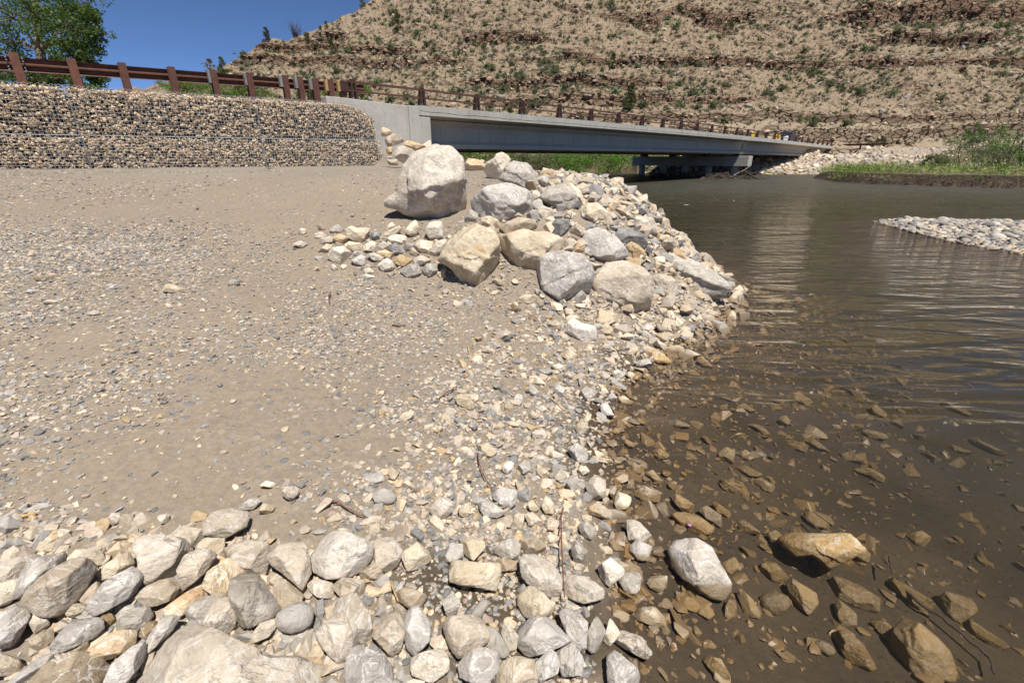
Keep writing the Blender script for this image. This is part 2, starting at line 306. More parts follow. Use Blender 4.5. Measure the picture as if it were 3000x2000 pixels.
# damp silt between the stones near the waterline and in the hollow among the foreground stones
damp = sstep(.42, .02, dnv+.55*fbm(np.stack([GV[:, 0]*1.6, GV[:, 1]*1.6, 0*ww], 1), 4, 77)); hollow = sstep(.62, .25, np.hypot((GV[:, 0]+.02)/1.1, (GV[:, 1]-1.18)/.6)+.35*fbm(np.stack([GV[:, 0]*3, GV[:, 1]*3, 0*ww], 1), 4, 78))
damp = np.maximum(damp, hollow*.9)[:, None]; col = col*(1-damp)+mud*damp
inw = (dnv < 0)[:, None]; bedc = mud*(1+.5*fbm(GV*np.array((3., 3., 0)), 4, 33)[:, None]); col = np.where(inw, bedc, col)
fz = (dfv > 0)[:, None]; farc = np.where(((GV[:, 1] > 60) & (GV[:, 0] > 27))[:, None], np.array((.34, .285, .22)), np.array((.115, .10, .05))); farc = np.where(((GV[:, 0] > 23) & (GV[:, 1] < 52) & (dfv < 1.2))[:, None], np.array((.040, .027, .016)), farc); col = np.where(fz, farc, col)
m, t, b = mat('river_bank_soil'); tc = N(t, 'ShaderNodeTexCoord').outputs['Object']; a = N(t, 'ShaderNodeAttribute', attribute_name='tint').outputs['Color']
n1 = noise(t, tc, 30., 8, .75); n2 = noise(t, tc, 1.3, 6, .6); n3 = noise(t, tc, 260., 4, .7)
c = mix(t, 1., a, ramp(t, n1, [(.25, (.70, .70, .71)), (.7, (1.22, 1.2, 1.18))]), 'MULTIPLY'); c = mix(t, 1., c, ramp(t, n3, [(.2, (.72,)*3), (.75, (1.2,)*3)]), 'MULTIPLY')
vo = N(t, 'ShaderNodeTexVoronoi', feature='F1', ins={'Vector': tc, 'Scale': 19.}); sp = vo.outputs['Color']; hue = N(t, 'ShaderNodeSeparateColor', ins={0: sp}).outputs
peb = mth(t, 'MULTIPLY', fac(t, vo.outputs['Distance'], .42, .30), mth(t, 'MULTIPLY', fac(t, hue[0], .45, .55), fac(t, n2, .42, .6)))
pc = ramp(t, hue[1], [(0, (.16, .165, .17)), (.35, (.30, .27, .24)), (.6, (.46, .38, .29)), (.85, (.22, .21, .21))], 'CONSTANT')
geo = N(t, 'ShaderNodeNewGeometry'); pos = N(t, 'ShaderNodeSeparateXYZ', ins={0: geo.outputs['Position']}).outputs; dry = fac(t, pos[2], .12, .3)
c = mix(t, mth(t, 'MULTIPLY', mth(t, 'MULTIPLY', peb, dry), .75), c, pc); t.links.new(c, b.inputs['Base Color']); t.links.new(mth(t, 'ADD', .55, mth(t, 'MULTIPLY', dry, .4)), b.inputs['Roughness']); b.inputs['Specular IOR Level'].default_value = .25
h = mth(t, 'ADD', mth(t, 'MULTIPLY', n1, .6), mth(t, 'ADD', mth(t, 'MULTIPLY', n3, .18), mth(t, 'MULTIPLY', peb, .35)))
t.links.new(bump(t, h, .7, .022), b.inputs['Normal'])
ground = tag(arr_mesh('ground', GV, GF, m, smooth=True, attr=col), kind='structure')

# river water: a closed body with a mirror-like skin and murky brown water inside
m = bpy.data.materials.new('river_water'); m.use_nodes = True; t = m.node_tree; t.nodes.remove(t.nodes['Principled BSDF']); out = t.nodes['Material Output']
tc = N(t, 'ShaderNodeTexCoord').outputs['Object']; pos = N(t, 'ShaderNodeSeparateXYZ', ins={0: tc}).outputs
def wav(scale, sx, sy, rot, det, dist, rough=.5):
    mp = N(t, 'ShaderNodeMapping', ins={'Vector': tc, 'Rotation': (0, 0, rot), 'Scale': (sx, sy, 1)}).outputs[0]; return noise(t, mp, scale, det, rough, dist)
far_ = fac(t, pos[1], 2.6, 7.5); mid = fac(t, pos[1], 1.5, 3.2)
h = mth(t, 'ADD', mth(t, 'MULTIPLY', wav(2.1, .42, 1.5, .55, 2, .8), mth(t, 'ADD', .05, mth(t, 'MULTIPLY', mid, .95))), mth(t, 'MULTIPLY', mth(t, 'ADD', mth(t, 'MULTIPLY', wav(5., .5, 1.35, .35, 3, 1.), .42), mth(t, 'ADD', mth(t, 'MULTIPLY', wav(17., .6, 1.2, .5, 2, .6), .07), mth(t, 'MULTIPLY', mth(t, 'ADD', wav(.55, .45, 1.6, .2, 4, 1.2), mth(t, 'MULTIPLY', wav(1.3, .4, 1.7, .3, 3, 1.), .6)), mth(t, 'MULTIPLY', fac(t, pos[1], 5., 14.), 3.2)))), mth(t, 'ADD', .04, mth(t, 'MULTIPLY', far_, .96))))
h = mth(t, 'MULTIPLY', h, mth(t, 'ADD', mth(t, 'ADD', .25, mth(t, 'MULTIPLY', fac(t, pos[1], 9., 26.), .6)), mth(t, 'MULTIPLY', wav(.10, .35, 1.8, .25, 5, 1.5, .65), 1.5)))
nrm = N(t, 'ShaderNodeBump', ins={'Height': h, 'Strength': 1., 'Distance': .075}).outputs[0]
fr = N(t, 'ShaderNodeFresnel', ins={'IOR': 1.333, 'Normal': nrm}).outputs[0]
gl = N(t, 'ShaderNodeBsdfGlossy', ins={'Color': (1, 1, 1, 1), 'Roughness': mth(t, 'ADD', .03, mth(t, 'MULTIPLY', fac(t, pos[1], 6., 34.), .24)), 'Normal': nrm}); tp = N(t, 'ShaderNodeBsdfTransparent', ins={'Color': (1, 1, 1, 1)})
mx = N(t, 'ShaderNodeMixShader', ins={0: fr, 1: tp.outputs[0], 2: gl.outputs[0]}); glint_fac = mth(t, 'MULTIPLY', mth(t, 'MULTIPLY', fac(t, wav(9., .55, 1.5, .3, 3, .4, .6), .725, .76), fac(t, wav(.22, .5, 1.6, .3, 3, 1.), .5, .6)), fac(t, pos[1], 5.5, 9.)); glint_white = N(t, 'ShaderNodeBsdfDiffuse', ins={'Color': (.75, .76, .76, 1)})  # sparse white diffuse specks painted in place of sun glints on the ripples
mx2 = N(t, 'ShaderNodeMixShader', ins={0: glint_fac, 1: mx.outputs[0], 2: glint_white.outputs[0]}); t.links.new(mx2.outputs[0], out.inputs[0])
pv = N(t, 'ShaderNodeVolumePrincipled', ins={'Color': (.185, .17, .075, 1), 'Density': .9, 'Anisotropy': .3, 'Absorption Color': (0, 0, 0, 1)}); t.links.new(pv.outputs[0], out.inputs[1])
xs, ys = np.linspace(-260, 420, 2), np.linspace(-60, 320, 2)
wv = np.array([(x_, y_, z_) for z_ in (-3., 0.) for x_, y_ in ((-260, -60), (420, -60), (420, 320), (-260, 320))], float)
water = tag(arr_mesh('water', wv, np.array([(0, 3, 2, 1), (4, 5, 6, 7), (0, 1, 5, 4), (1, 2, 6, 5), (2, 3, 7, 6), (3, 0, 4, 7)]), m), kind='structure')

# ------------------------------------------------------------------ the dry hill across the river
SKY = np.array([(-400, 330), (0, 290), (200, 275), (330, 262), (430, 255), (480, 243), (530, 224), (600, 214), (640, 203), (700, 170), (770, 127), (860, 109), (920, 86), (1000, 52), (1050, 28), (1088, -2), (1180, -60), (1300, -120), (1500, -190), (1900, -260), (2500, -300), (3200, -330)], float)
hd = ray(SKY[:, 0], SKY[:, 1]); s_az = np.arctan2(hd[:, 0], hd[:, 1]); s_el = hd[:, 2]/np.hypot(hd[:, 0], hd[:, 1])
HY0, HS, HZ0 = 80., .72, 3.2
def Zh(x, y, detail=True):
    x = np.asarray(x, float); y = np.asarray(y, float); sh = x.shape; x = x.ravel(); y = y.ravel(); r = np.hypot(x, y); a = np.arctan2(x, y); P = np.stack([x, y, 0*x], 1)
    wob = 4.*fbm(P*.018, 3, 51); q = (y-HY0)+wob*sstep(0, 18, y-HY0); p = HS*np.maximum(q, 0)
    gul = fbm(np.stack([x*.075+.02*y, y*.02, 0*x], 1), 4, 61, ridged=True); p = p+1.5*gul*sstep(2, 14, p)
    z = p+.0; dy = np.zeros_like(p)
    if detail:
        n = fbm(P*.11, 4, 71); n2 = fbm(P*.55, 4, 72)
        for c, b, hgt, lo, hi, seed in ((2.6, 3.2, 2.2, 14, 150, 81), (5.2, 2.0, 1.5, 5, 150, 87), (8.2, 2.2, 1.7, 0, 150, 82), (11.5, 2.4, 1.9, -60, 150, 83), (16., 2.4, 1.7, -90, 150, 84), (21., 3., 2.3, -60, 150, 85), (28.2, 7.5, 6.6, 14, 150, 86), (34.5, 3., 2.2, -40, 150, 88), (7., 2.2, 1.0, -70, 0, 89), (19., 2.5, 1.6, -100, -20, 90)):
            msk = sstep(lo-8, lo+4, x)*sstep(hi+5, hi-5, x)*sstep(-.22, .25, fbm(np.stack([x*.045, x*0+seed, y*.03], 1), 3, seed)+(.25 if hgt > 4 or c < 6 else 0))
            pp = p+.12*b*n*4+.35*n2+.42*fbm(np.stack([x*.55, y*.10, p*.5], 1), 4, seed+3, .6, True)*min(1.3, hgt*.4); d = (pp-c)/b; st = sstep(-.10, .10, d)-.5-np.clip(d, -.5, .5); z = z+msk*hgt*st*(1-sstep(.5, .75, np.abs(d)))+msk*np.exp(-(d/.3)**2)*(.75*fbm(np.stack([x*.42+seed, p*.35, y*.05], 1), 5, seed+5, .68, True)+.35*fbm(np.stack([x*1.7, p*1.1, y*.4], 1), 3, seed+6, .6))*min(1.25, .5+hgt*.16)
            blk = np.clip(.55+.9*fbm(np.stack([x*.38, x*0+seed*3., p*.5], 1), 3, seed+9), 0, 1.3); dy = dy-msk*min(hgt, 3.2)*.24*blk*(np.exp(-((d-.12)/.10)**2)-.9*np.exp(-((d+.10)/.11)**2)); sw = pp*1.25+.5*n2; sw = sw-np.floor(sw); dy = dy-msk*.34*blk*(sw-.5)*sstep(.62, .4, np.abs(d))
        z = z+.34*n2*sstep(0, 2, p)+.16*fbm(P*1.6, 3, 73)
    z = z+HZ0*sstep(-2.5, .5, y-HY0)-.6*sstep(.5, -2.5, y-HY0)
    el = np.interp(a, s_az, s_el)+.004*fbm(np.stack([a*60, a*0, a*0], 1), 3, 93); cap = EYE+el*r; pk = (z-EYE)/np.maximum(r, 1)
    rt = np.where(HS*np.cos(a)-el > .05, (HS*HY0-HZ0+EYE)/np.maximum(HS*np.cos(a)-el, .05), 400)
    over = np.maximum(r-rt, 0); global LASTDY; LASTDY = (dy if detail else 0*p).reshape(sh); capz = EYE+el*rt+over*(.55*el-.02)+.3*fbm(P*.4, 3, 94); return np.minimum(z, np.where(r > rt-2, np.maximum(capz, 0), 1e9)).reshape(sh)
nx_, ny_ = 860, 480; hx = np.linspace(-170, 175, nx_); hy = HY0-3+np.concatenate([np.linspace(0, 34, 250), 34+np.linspace(0, 1, ny_-249)[1:]**1.25*95]); ny_ = len(hy)
HX, HYY = np.meshgrid(hx, hy, indexing='ij'); HZ = Zh(HX, HYY); i, j = np.meshgrid(np.arange(nx_-1), np.arange(ny_-1), indexing='ij'); q = (i*ny_+j).ravel(); HF = np.stack([q, q+ny_, q+ny_+1, q+1], 1)
HV = np.stack([HX.ravel(), (HYY+LASTDY).ravel(), HZ.ravel()], 1)
m, t, b = mat('dry_hillside'); tc = N(t, 'ShaderNodeTexCoord').outputs['Object']; geo = N(t, 'ShaderNodeNewGeometry'); nz = N(t, 'ShaderNodeSeparateXYZ', ins={0: geo.outputs['Normal']}).outputs[2]
pz = N(t, 'ShaderNodeSeparateXYZ', ins={0: tc}).outputs
n1 = noise(t, tc, .09, 6, .6); n2 = noise(t, tc, .9, 8, .75); n3 = noise(t, tc, 3.6, 6, .75)
mpz = N(t, 'ShaderNodeMapping', ins={'Vector': tc, 'Scale': (.16, .16, 2.4)}).outputs[0]; strat = noise(t, mpz, 1., 6, .7, .8)
vc = N(t, 'ShaderNodeTexVoronoi', feature='DISTANCE_TO_EDGE', ins={'Vector': N(t, 'ShaderNodeVectorMath', operation='ADD', ins={0: N(t, 'ShaderNodeMapping', ins={'Vector': tc, 'Scale': (.55, .55, 1.5)}).outputs[0], 1: N(t, 'ShaderNodeCombineXYZ', ins={0: noise(t, tc, .8, 3), 1: 0., 2: noise(t, tc, 1.1, 3)}).outputs[0]}).outputs[0], 'Scale': 1.}).outputs['Distance']; crk = fac(t, vc, .0, .10)
soil = ramp(t, n2, [(.28, (.18, .128, .085)), (.5, (.305, .225, .155)), (.72, (.41, .315, .228))]); soil = mix(t, mth(t, 'MULTIPLY', fac(t, n1, .45, .6), .45), soil, (.33, .265, .175))
low = fac(t, pz[2], 13., 6.); soil = mix(t, mth(t, 'MULTIPLY', low, .45), soil, (.47, .385, .275))
rk = ramp(t, strat, [(.28, (.075, .046, .03)), (.45, (.20, .128, .085)), (.6, (.33, .23, .155)), (.75, (.14, .092, .064))]); rk = mix(t, mth(t, 'MULTIPLY', low, .6), rk, (.42, .335, .235))
steep = fac(t, mth(t, 'ADD', nz, mth(t, 'MULTIPLY', mth(t, 'SUBTRACT', n3, .5), .35)), .80, .62); c = mix(t, steep, soil, mix(t, crk, (.05, .032, .022), rk))  # cliff cracks coloured near black, crevice shade painted into the rock
c = mix(t, mth(t, 'MULTIPLY', fac(t, n3, .38, .26), .5), c, (.14, .10, .065)); gv = noise(t, tc, 1.9, 4, .6, 1.); c = mix(t, mth(t, 'MULTIPLY', mth(t, 'MULTIPLY', fac(t, gv, .57, .66), mth(t, 'SUBTRACT', 1., steep)), .38), c, (.19, .18, .09))
t.links.new(c, b.inputs['Base Color']); b.inputs['Roughness'].default_value = .95; b.inputs['Specular IOR Level'].default_value = .1
t.links.new(bump(t, mth(t, 'ADD', mth(t, 'MULTIPLY', n3, .5), mth(t, 'ADD', mth(t, 'MULTIPLY', strat, .5), mth(t, 'ADD', mth(t, 'MULTIPLY', noise(t, tc, 11., 4, .7), .22), mth(t, 'MULTIPLY', mth(t, 'MULTIPLY', crk, steep), .6)))), 1., .55), b.inputs['Normal'])
t.links.new(c, b.inputs['Base Color'])
hill = tag(arr_mesh('hill', HV, HF, m, smooth=True), kind='structure')
def hhit(px, py):
    px = np.atleast_1d(np.asarray(px, float)); py = np.atleast_1d(np.asarray(py, float)); d = ray(px, py); ts = np.geomspace(62, 240, 100)
    P = E0+d[:, None, :]*ts[None, :, None]; diff = P[..., 2]-Zh(P[..., 0], P[..., 1], False); below = (diff < 0) & (P[..., 1] > HY0-2); k = np.where(below.any(1), below.argmax(1), len(ts)-1)
    k = np.maximum(k, 1); r = np.arange(len(k)); a, b = diff[r, k-1], diff[r, k]; f = np.clip(a/(a-b+1e-9), 0, 1)[:, None]; return P[r, k-1]*(1-f)+P[r, k]*f
# ------------------------------------------------------------------ stone shapes
_ico = {}
def ico(n):
    if n not in _ico:
        bm = bmesh.new(); bmesh.ops.create_icosphere(bm, subdivisions=n, radius=1); bm.verts.ensure_lookup_table()
        _ico[n] = (np.array([v.co[:] for v in bm.verts]), np.array([[v.index for v in f.verts] for f in bm.faces])); bm.free()
    return _ico[n]
def chip(rng, n=2, planes=12, lo=.62, hi=.98, rounded=False):
    """one unit stone: a ball cut by random planes"""
    V, F = ico(n); d = rng.normal(size=(planes, 3)); d /= np.linalg.norm(d, axis=1)[:, None]; r = np.ones(len(V))
    if not rounded:
        for k in range(planes): c = V@d[k]; r = np.minimum(r, np.where(c > .05, rng.uniform(lo, hi)/np.maximum(c, .05), 9))
        r *= 1+.05*rng.normal(size=len(V))
    else: r = r*(1+.10*fbm(V*1.1+rng.uniform(0, 50, 3), 2, 1))
    return V*r[:, None], F
CH = [chip(np.random.default_rng(100+k), 1, 9, .5, .92) for k in range(24)]; CH2 = [chip(np.random.default_rng(200+k), 2, 9, .48, .9) for k in range(24)]
def hull(rng, n=13):
    d = rng.normal(size=(n, 3)); d /= np.linalg.norm(d, axis=1)[:, None]; d *= rng.uniform(.78, 1.05, n)[:, None]; bm = bmesh.new(); vs = [bm.verts.new(p) for p in d]; r = bmesh.ops.convex_hull(bm, input=vs)
    bmesh.ops.delete(bm, geom=list({g for g in r['geom_interior']+r['geom_unused'] if isinstance(g, bmesh.types.BMVert)}), context='VERTS'); bmesh.ops.bevel(bm, geom=list(bm.edges), offset=.045, segments=1, affect='EDGES'); bmesh.ops.triangulate(bm, faces=bm.faces); bm.verts.ensure_lookup_table(); bm.verts.index_update()
    V = np.array([v.co[:] for v in bm.verts]); F = np.array([[v.index for v in f.verts] for f in bm.faces]); bm.free(); return V, F
HU = [hull(np.random.default_rng(400+k), 9+k % 7) for k in range(30)]
RD = [chip(np.random.default_rng(300+k), 2, rounded=True) for k in range(10)]
def pile_mesh(name, pos, size, colr, lib, mat_, rng, parent=None, flat=(.55, .8), tilt=.35, smooth=False, stretch=(.75, 1.3), axis=None):
    """many loose stones in one mesh"""
    n = len(pos); Vs = []; Fs = []; Cs = []; off = 0; yaw = rng.uniform(0, 6.283, n); kind = rng.integers(0, len(lib), n)
    ta = rng.normal(0, tilt, (n, 2)); sx = rng.uniform(*stretch, n); fl = rng.uniform(*flat, n)
    for k in range(len(lib)):
        idx = np.where(kind == k)[0]
        if not len(idx): continue
        V, F = lib[k]; L = V[None]*np.stack([sx[idx], 1/sx[idx], fl[idx]], 1)[:, None, :]*size[idx][:, None, None]
        a, b2 = ta[idx, 0][:, None], ta[idx, 1][:, None]; x, y, z = L[..., 0], L[..., 1], L[..., 2]
        y, z = y*np.cos(a)-z*np.sin(a), y*np.sin(a)+z*np.cos(a); x, z = x*np.cos(b2)+z*np.sin(b2), -x*np.sin(b2)+z*np.cos(b2)
        c, s = np.cos(yaw[idx])[:, None], np.sin(yaw[idx])[:, None]; x, y = x*c-y*s, x*s+y*c
        P = np.stack([x, y, z], -1)+pos[idx][:, None, :]; m_ = len(V); Vs.append(P.reshape(-1, 3)); Fs.append((F[None]+(np.arange(len(idx))*m_)[:, None, None]+off).reshape(-1, 3)); Cs.append(np.repeat(colr[idx], m_, 0)); off += m_*len(idx)
    return arr_mesh(name, np.concatenate(Vs), np.concatenate(Fs), mat_, parent, smooth, np.concatenate(Cs))
PAL = np.array([(.50, .40, .28), (.56, .47, .35), (.40, .34, .27), (.345, .32, .285), (.265, .25, .23), (.165, .162, .155), (.42, .31, .18), (.44, .36, .28), (.22, .21, .2), (.34, .27, .215)])
def pick(rng, n, wts): wts = np.array(wts, float); c = PAL[rng.choice(len(PAL), n, p=wts/wts.sum())]; return c*rng.uniform(.82, 1.15, (n, 1))

# ------------------------------------------------------------------ gabion wall
def WPT(u, w, z): p = WP+WD*u+WN*w; return np.array((p[0], p[1], z))
def wall_u(px, py): P = on_plane(px, py, (*WP, 0), np.array((*WN, 0))); return float((P[:2]-WP)@WD), float(P[2])
ZT0, ZT1 = wall_u(0, 242)[1], wall_u(1040, 304)[1]; ZM0, ZM1 = wall_u(0, 393)[1], wall_u(1121, 412)[1]; UE = wall_u(1121, 470)[0]
ztop = lambda u: ZT0+(ZT1-ZT0)*np.clip(u/UE, -1, 1.05); zmid = lambda u: ZM0+(ZM1-ZM0)*np.clip(u/UE, -1, 1.05)
jt = [-4.2, wall_u(212, 330)[0], wall_u(756, 350)[0], UE-.12]; jb = [-4.2, wall_u(252, 450)[0], wall_u(776, 470)[0], UE]
GL = {(0, 1): 'upper gabion basket at the left end, under the first guardrail posts', (1, 1): 'middle gabion basket of the top course, full of angular pale stones', (2, 1): 'upper gabion basket with a rounded corner beside the concrete wing wall',
      (0, 0): 'lower gabion basket at the left end, standing on the gravel', (1, 0): 'middle gabion basket of the bottom course, standing on the gravel', (2, 0): 'lower gabion basket next to the tan rocks below the wing wall'}
for tier, js in ((1, jt), (0, jb)):
    for k in range(3):
        rng = np.random.default_rng(40+k+10*tier); u0, u1 = js[k]+.015, js[k+1]-.015; root = empty('gabion_basket', WPT((u0+u1)/2, -.4, 1.39 if tier == 0 else zmid((u0+u1)/2)))
        tag(root, GL[(k, tier)], 'gabion', 'stone filled wire baskets of the retaining wall'); Lc = np.array(root.location)
        zb = (lambda u: np.full_like(np.asarray(u, float), 1.33)) if tier == 0 else zmid; zt = zmid if tier == 0 else ztop
        bulge = lambda u, z: .035*np.sin((u-u0)/(u1-u0)*math.pi)*np.sin(np.clip((z-zb(u))/(zt(u)-zb(u)), 0, 1)*math.pi)+.02*np.sin(u*2.3+z*1.7)+(-.0 if tier else .05)
        cor = lambda u: np.where((k == 2) & (tier == 1), .42*np.maximum(0, (u-(u1-1.15))/1.15)**2, 0.) if k == 2 else 0*u     # sagging last corner
        wl = u1-u0; n = int(wl*400); u = rng.uniform(u0+.01, u1-.01, n); f = rng.uniform(0, 1, n); lay = rng.choice([0, 1, 2], n, p=[.5, .3, .2])
        hgt = zt(u)-zb(u)-cor(u); z = zb(u)+.03+f*(hgt-.06); sz = rng.uniform(.031, .061, n)*np.where(rng.uniform(size=n) < .15, 1.5, 1); w = bulge(u, z)-.035-sz*.75-lay*.085
        if tier: nt_ = int(wl*110); ut = rng.uniform(u0+.04, u1-.04, nt_); u = np.concatenate([u, ut]); z = np.concatenate([z, zt(ut)-cor(ut)-.05+rng.uniform(-.03, .01, nt_)]); w = np.concatenate([w, -rng.uniform(.05, .75, nt_)]); sz = np.concatenate([sz, rng.uniform(.035, .065, nt_)])
        pos = np.stack([WP[0]+WD[0]*u+WN[0]*w, WP[1]+WD[1]*u+WN[1]*w, z], 1)-Lc
        st = pile_mesh('stone_fill', pos, sz, pick(rng, len(u), [6, 5, 4, .9, .3, .05, 1.6, 4.5, .1, .8])*np.array((1.34, 1.25, 1.1)), HU, M['gabstone'], rng, root, flat=(.5, .9), tilt=.35, stretch=(.85, 1.5)); st['kind'] = 'stuff'
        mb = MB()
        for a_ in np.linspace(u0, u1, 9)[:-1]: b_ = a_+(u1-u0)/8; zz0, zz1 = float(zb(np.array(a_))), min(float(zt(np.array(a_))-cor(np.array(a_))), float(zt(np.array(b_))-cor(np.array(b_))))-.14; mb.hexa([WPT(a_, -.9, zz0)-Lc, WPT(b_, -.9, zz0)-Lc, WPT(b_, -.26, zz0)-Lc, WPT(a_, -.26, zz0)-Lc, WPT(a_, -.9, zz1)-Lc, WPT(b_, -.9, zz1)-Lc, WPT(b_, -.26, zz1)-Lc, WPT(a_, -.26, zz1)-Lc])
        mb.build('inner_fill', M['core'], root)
        mb = MB(); r = .0042; A1 = np.asarray
        for a_ in np.arange(u0, u1+.01, .076):
            a_ = min(a_, u1); b0, t0 = float(zb(A1(a_))), float(zt(A1(a_))-cor(A1(a_))); pts = [WPT(a_, float(bulge(A1(a_), A1(zz)))+.012, zz)-Lc for zz in np.linspace(b0, t0, 6)]
            if tier: pts += [WPT(a_, -x, t0+.015)-Lc for x in (.06, .5)]
            mb.tube(pts, r, 3)
        for f_ in np.arange(0, 1.001, .0835):
            pts = [];
            for a_ in np.linspace(u0, u1, 14): b0, t0 = float(zb(A1(a_))), float(zt(A1(a_))-cor(A1(a_))); zz = b0+f_*(t0-b0); pts.append(WPT(a_, float(bulge(A1(a_), A1(zz)))+.014, zz)-Lc)
            mb.tube(pts, r*(2.2 if f_ in (0,) or f_ > .99 else 1), 3)
        mb.build('wire_mesh', M['wire'], root)
        mb = MB()
        for a_ in (u0, u1):                                                              # spiral lacing at the basket ends and along the lid
            b0, t0 = float(zb(A1(a_))), float(zt(A1(a_))-cor(A1(a_))); pts = [WPT(a_+.02*math.cos(i*1.6), float(bulge(A1(a_), A1(b0+(t0-b0)*i/60)))+.02+.02*math.sin(i*1.6), b0+(t0-b0)*i/60)-Lc for i in range(61)]; mb.tube(pts, .0028, 4)
        pts = [WPT(u0+(u1-u0)*i/200, .012+float(bulge(A1(u0+(u1-u0)*i/200.), zt(A1(u0+(u1-u0)*i/200.))))+.022*math.sin(i*1.5), float(zt(A1(u0+(u1-u0)*i/200.))-cor(A1(u0+(u1-u0)*i/200.)))+.012+.022*math.cos(i*1.5))-Lc for i in range(201)]; mb.tube(pts, .0035, 3)
        mb.build('lacing_spiral', M['wire'], root)
# ------------------------------------------------------------------ guardrail above the wall
GP = [(36, 153), (207, 171.5), (356, 183.5), (501, 195.5), (624, 205), (730, 214), (835, 220.5), (879, 225), (923, 230), (969, 234), (1004, 236.5)]
pu = []
for px, py in GP:
    P = on_plane(px, py, (*(WP+WN*-.62), 0), np.array((*WN, 0))); pu.append((float((P[:2]-WP)@WD), float(P[2])))
lz = np.polyfit([a for a, _ in pu], [b for _, b in pu], 1); gtop = lambda u: lz[0]*u+lz[1]
root = empty('guardrail', WPT(pu[4][0], -.7, 3.28)); tag(root, 'rusty steel guardrail on posts along the road above the gabion wall', 'guardrail'); Lc = np.array(root.location)
prof = [(0, .155, -.02), (0, .10, -.083), (0, .05, -.083), (0, .015, 0), (0, -.015, 0), (0, -.05, -.083), (0, -.10, -.083), (0, -.155, -.02)]; mb = MB()
class at_: pass
uu = np.linspace(-4.5, pu[-1][0]+.95, 8)
def fr_(k, p, q, off=-.78): return WPT(uu[k], off+q, gtop(uu[k])-.215+p)-Lc
fr_.st = uu; pf = [(p, q) for _, p, q in prof]+[(p-.0, q-.006) for _, p, q in reversed(prof)]; mb.prism(pf, fr_); mb.build('beam', M['rust'], root)
ax3, ay3 = np.array((*WD, 0)), np.array((*WN, 0)); az3 = np.array((0, 0, 1.))
for k, (u, z) in enumerate(pu):
    mb = MB(); o = WPT(u, -.62, 0)-Lc; hw = .085 if k < 8 else .10; z0, z1 = 3.0, z
    mb.box(o, ax3, ay3, az3, -hw, hw, -.008, .008, z0, z1); mb.box(o, ax3, ay3, az3, -.006, .006, -.155, -.009, z0, z1); mb.box(o, ax3, ay3, az3, -hw, hw, -.170, -.156, z0, z1); po = mb.build('post', M['postrust'] if k < 2 else M['rust'], root)
    if k >= 4:
        mb = MB(); mb.box(o, ax3, ay3, az3, -hw-.10 if k >= 6 else -hw-.07, -hw-.004, -.17, -.03, z-.36, z-.01); mb.build('block', M['greywood'] if k < 9 else M['yellowwood'], root, bevel=.006)
    if k == 0:
        for dz in (-.1, -.16, -.3, -.36):
            for dx in (-.15, .14): mb = MB(); mb.box(WPT(u+dx, -.76, z+dz)-Lc, ax3, ay3, az3, -.014, .014, 0, .016, -.014, .014); mb.build('bolt', M['galv'], root)
# ------------------------------------------------------------------ bridge
def BPT(s, w, z): p = BP+BD*s+BN*w; return np.array((p[0], p[1], z))
S0, S1, SP = 2.75, 87.2, 44.2
dz = lambda s: DECK-.02+.17*(1-((s-44)/44)**2)
bridge = empty('bridge', BPT(44, -6, 0)); tag(bridge, 'long concrete girder bridge with a rusty two-rail parapet crossing the river', 'bridge'); Lc = np.array(bridge.location)
def sweep(name, prof, s0, s1, n, mat_, base=dz, parent=bridge, bevel=0):
    mb = MB(); ss = np.linspace(s0, s1, n)
    def f(k, p, q): return BPT(ss[k], p, base(ss[k])+q)-Lc
    f.st = ss; mb.prism(prof, f); return mb.build(name, mat_, parent, bevel)
for a_, b_ in ((S0, SP-.03), (SP+.03, S1)):
    sweep('deck_slab', [(0, 0), (0, -.36), (-.12, -.40), (-.95, -.46), (-11.8, -.46), (-12.7, -.36), (-12.7, 0)], a_, b_, 14, M['conc'])
    for k, w in enumerate((-.95, -4.5, -8.1, -11.7)):
        sweep('girder', [(w+.30, -.47), (w+.30, -.56), (w+.09, -.70), (w+.09, -1.30), (w+.36, -1.44), (w+.36, -1.62), (w-.36, -1.62), (w-.36, -1.44), (w-.09, -1.30), (w-.09, -.70), (w-.30, -.56), (w-.30, -.47)], a_+.42, b_-.02 if a_ == S0 else b_-1.6, 12, M['concg'])
# jagged crack line along the first span's edge beam
rng = np.random.default_rng(5); ss = np.arange(S0+.05, 41, .11); off = -.20-.06*np.minimum((ss-S0)/2, 1)+.030*rng.normal(size=len(ss)).cumsum()*0+.034*fbm(np.stack([ss*1.5, ss*0, ss*0], 1), 4, 8)
V = []; F = []
for k, s in enumerate(ss):
    th = .009+.007*abs(math.sin(s*3.1)); z = dz(s)+off[k]; V += [BPT(s, .0025, z)-Lc, BPT(s, .0025, z+th)-Lc]
    if k: F.append((2*k-2, 2*k, 2*k+1, 2*k-1))
mb = MB(); mb.add(V, F); mb.build('edge_crack', M['crack'], bridge)
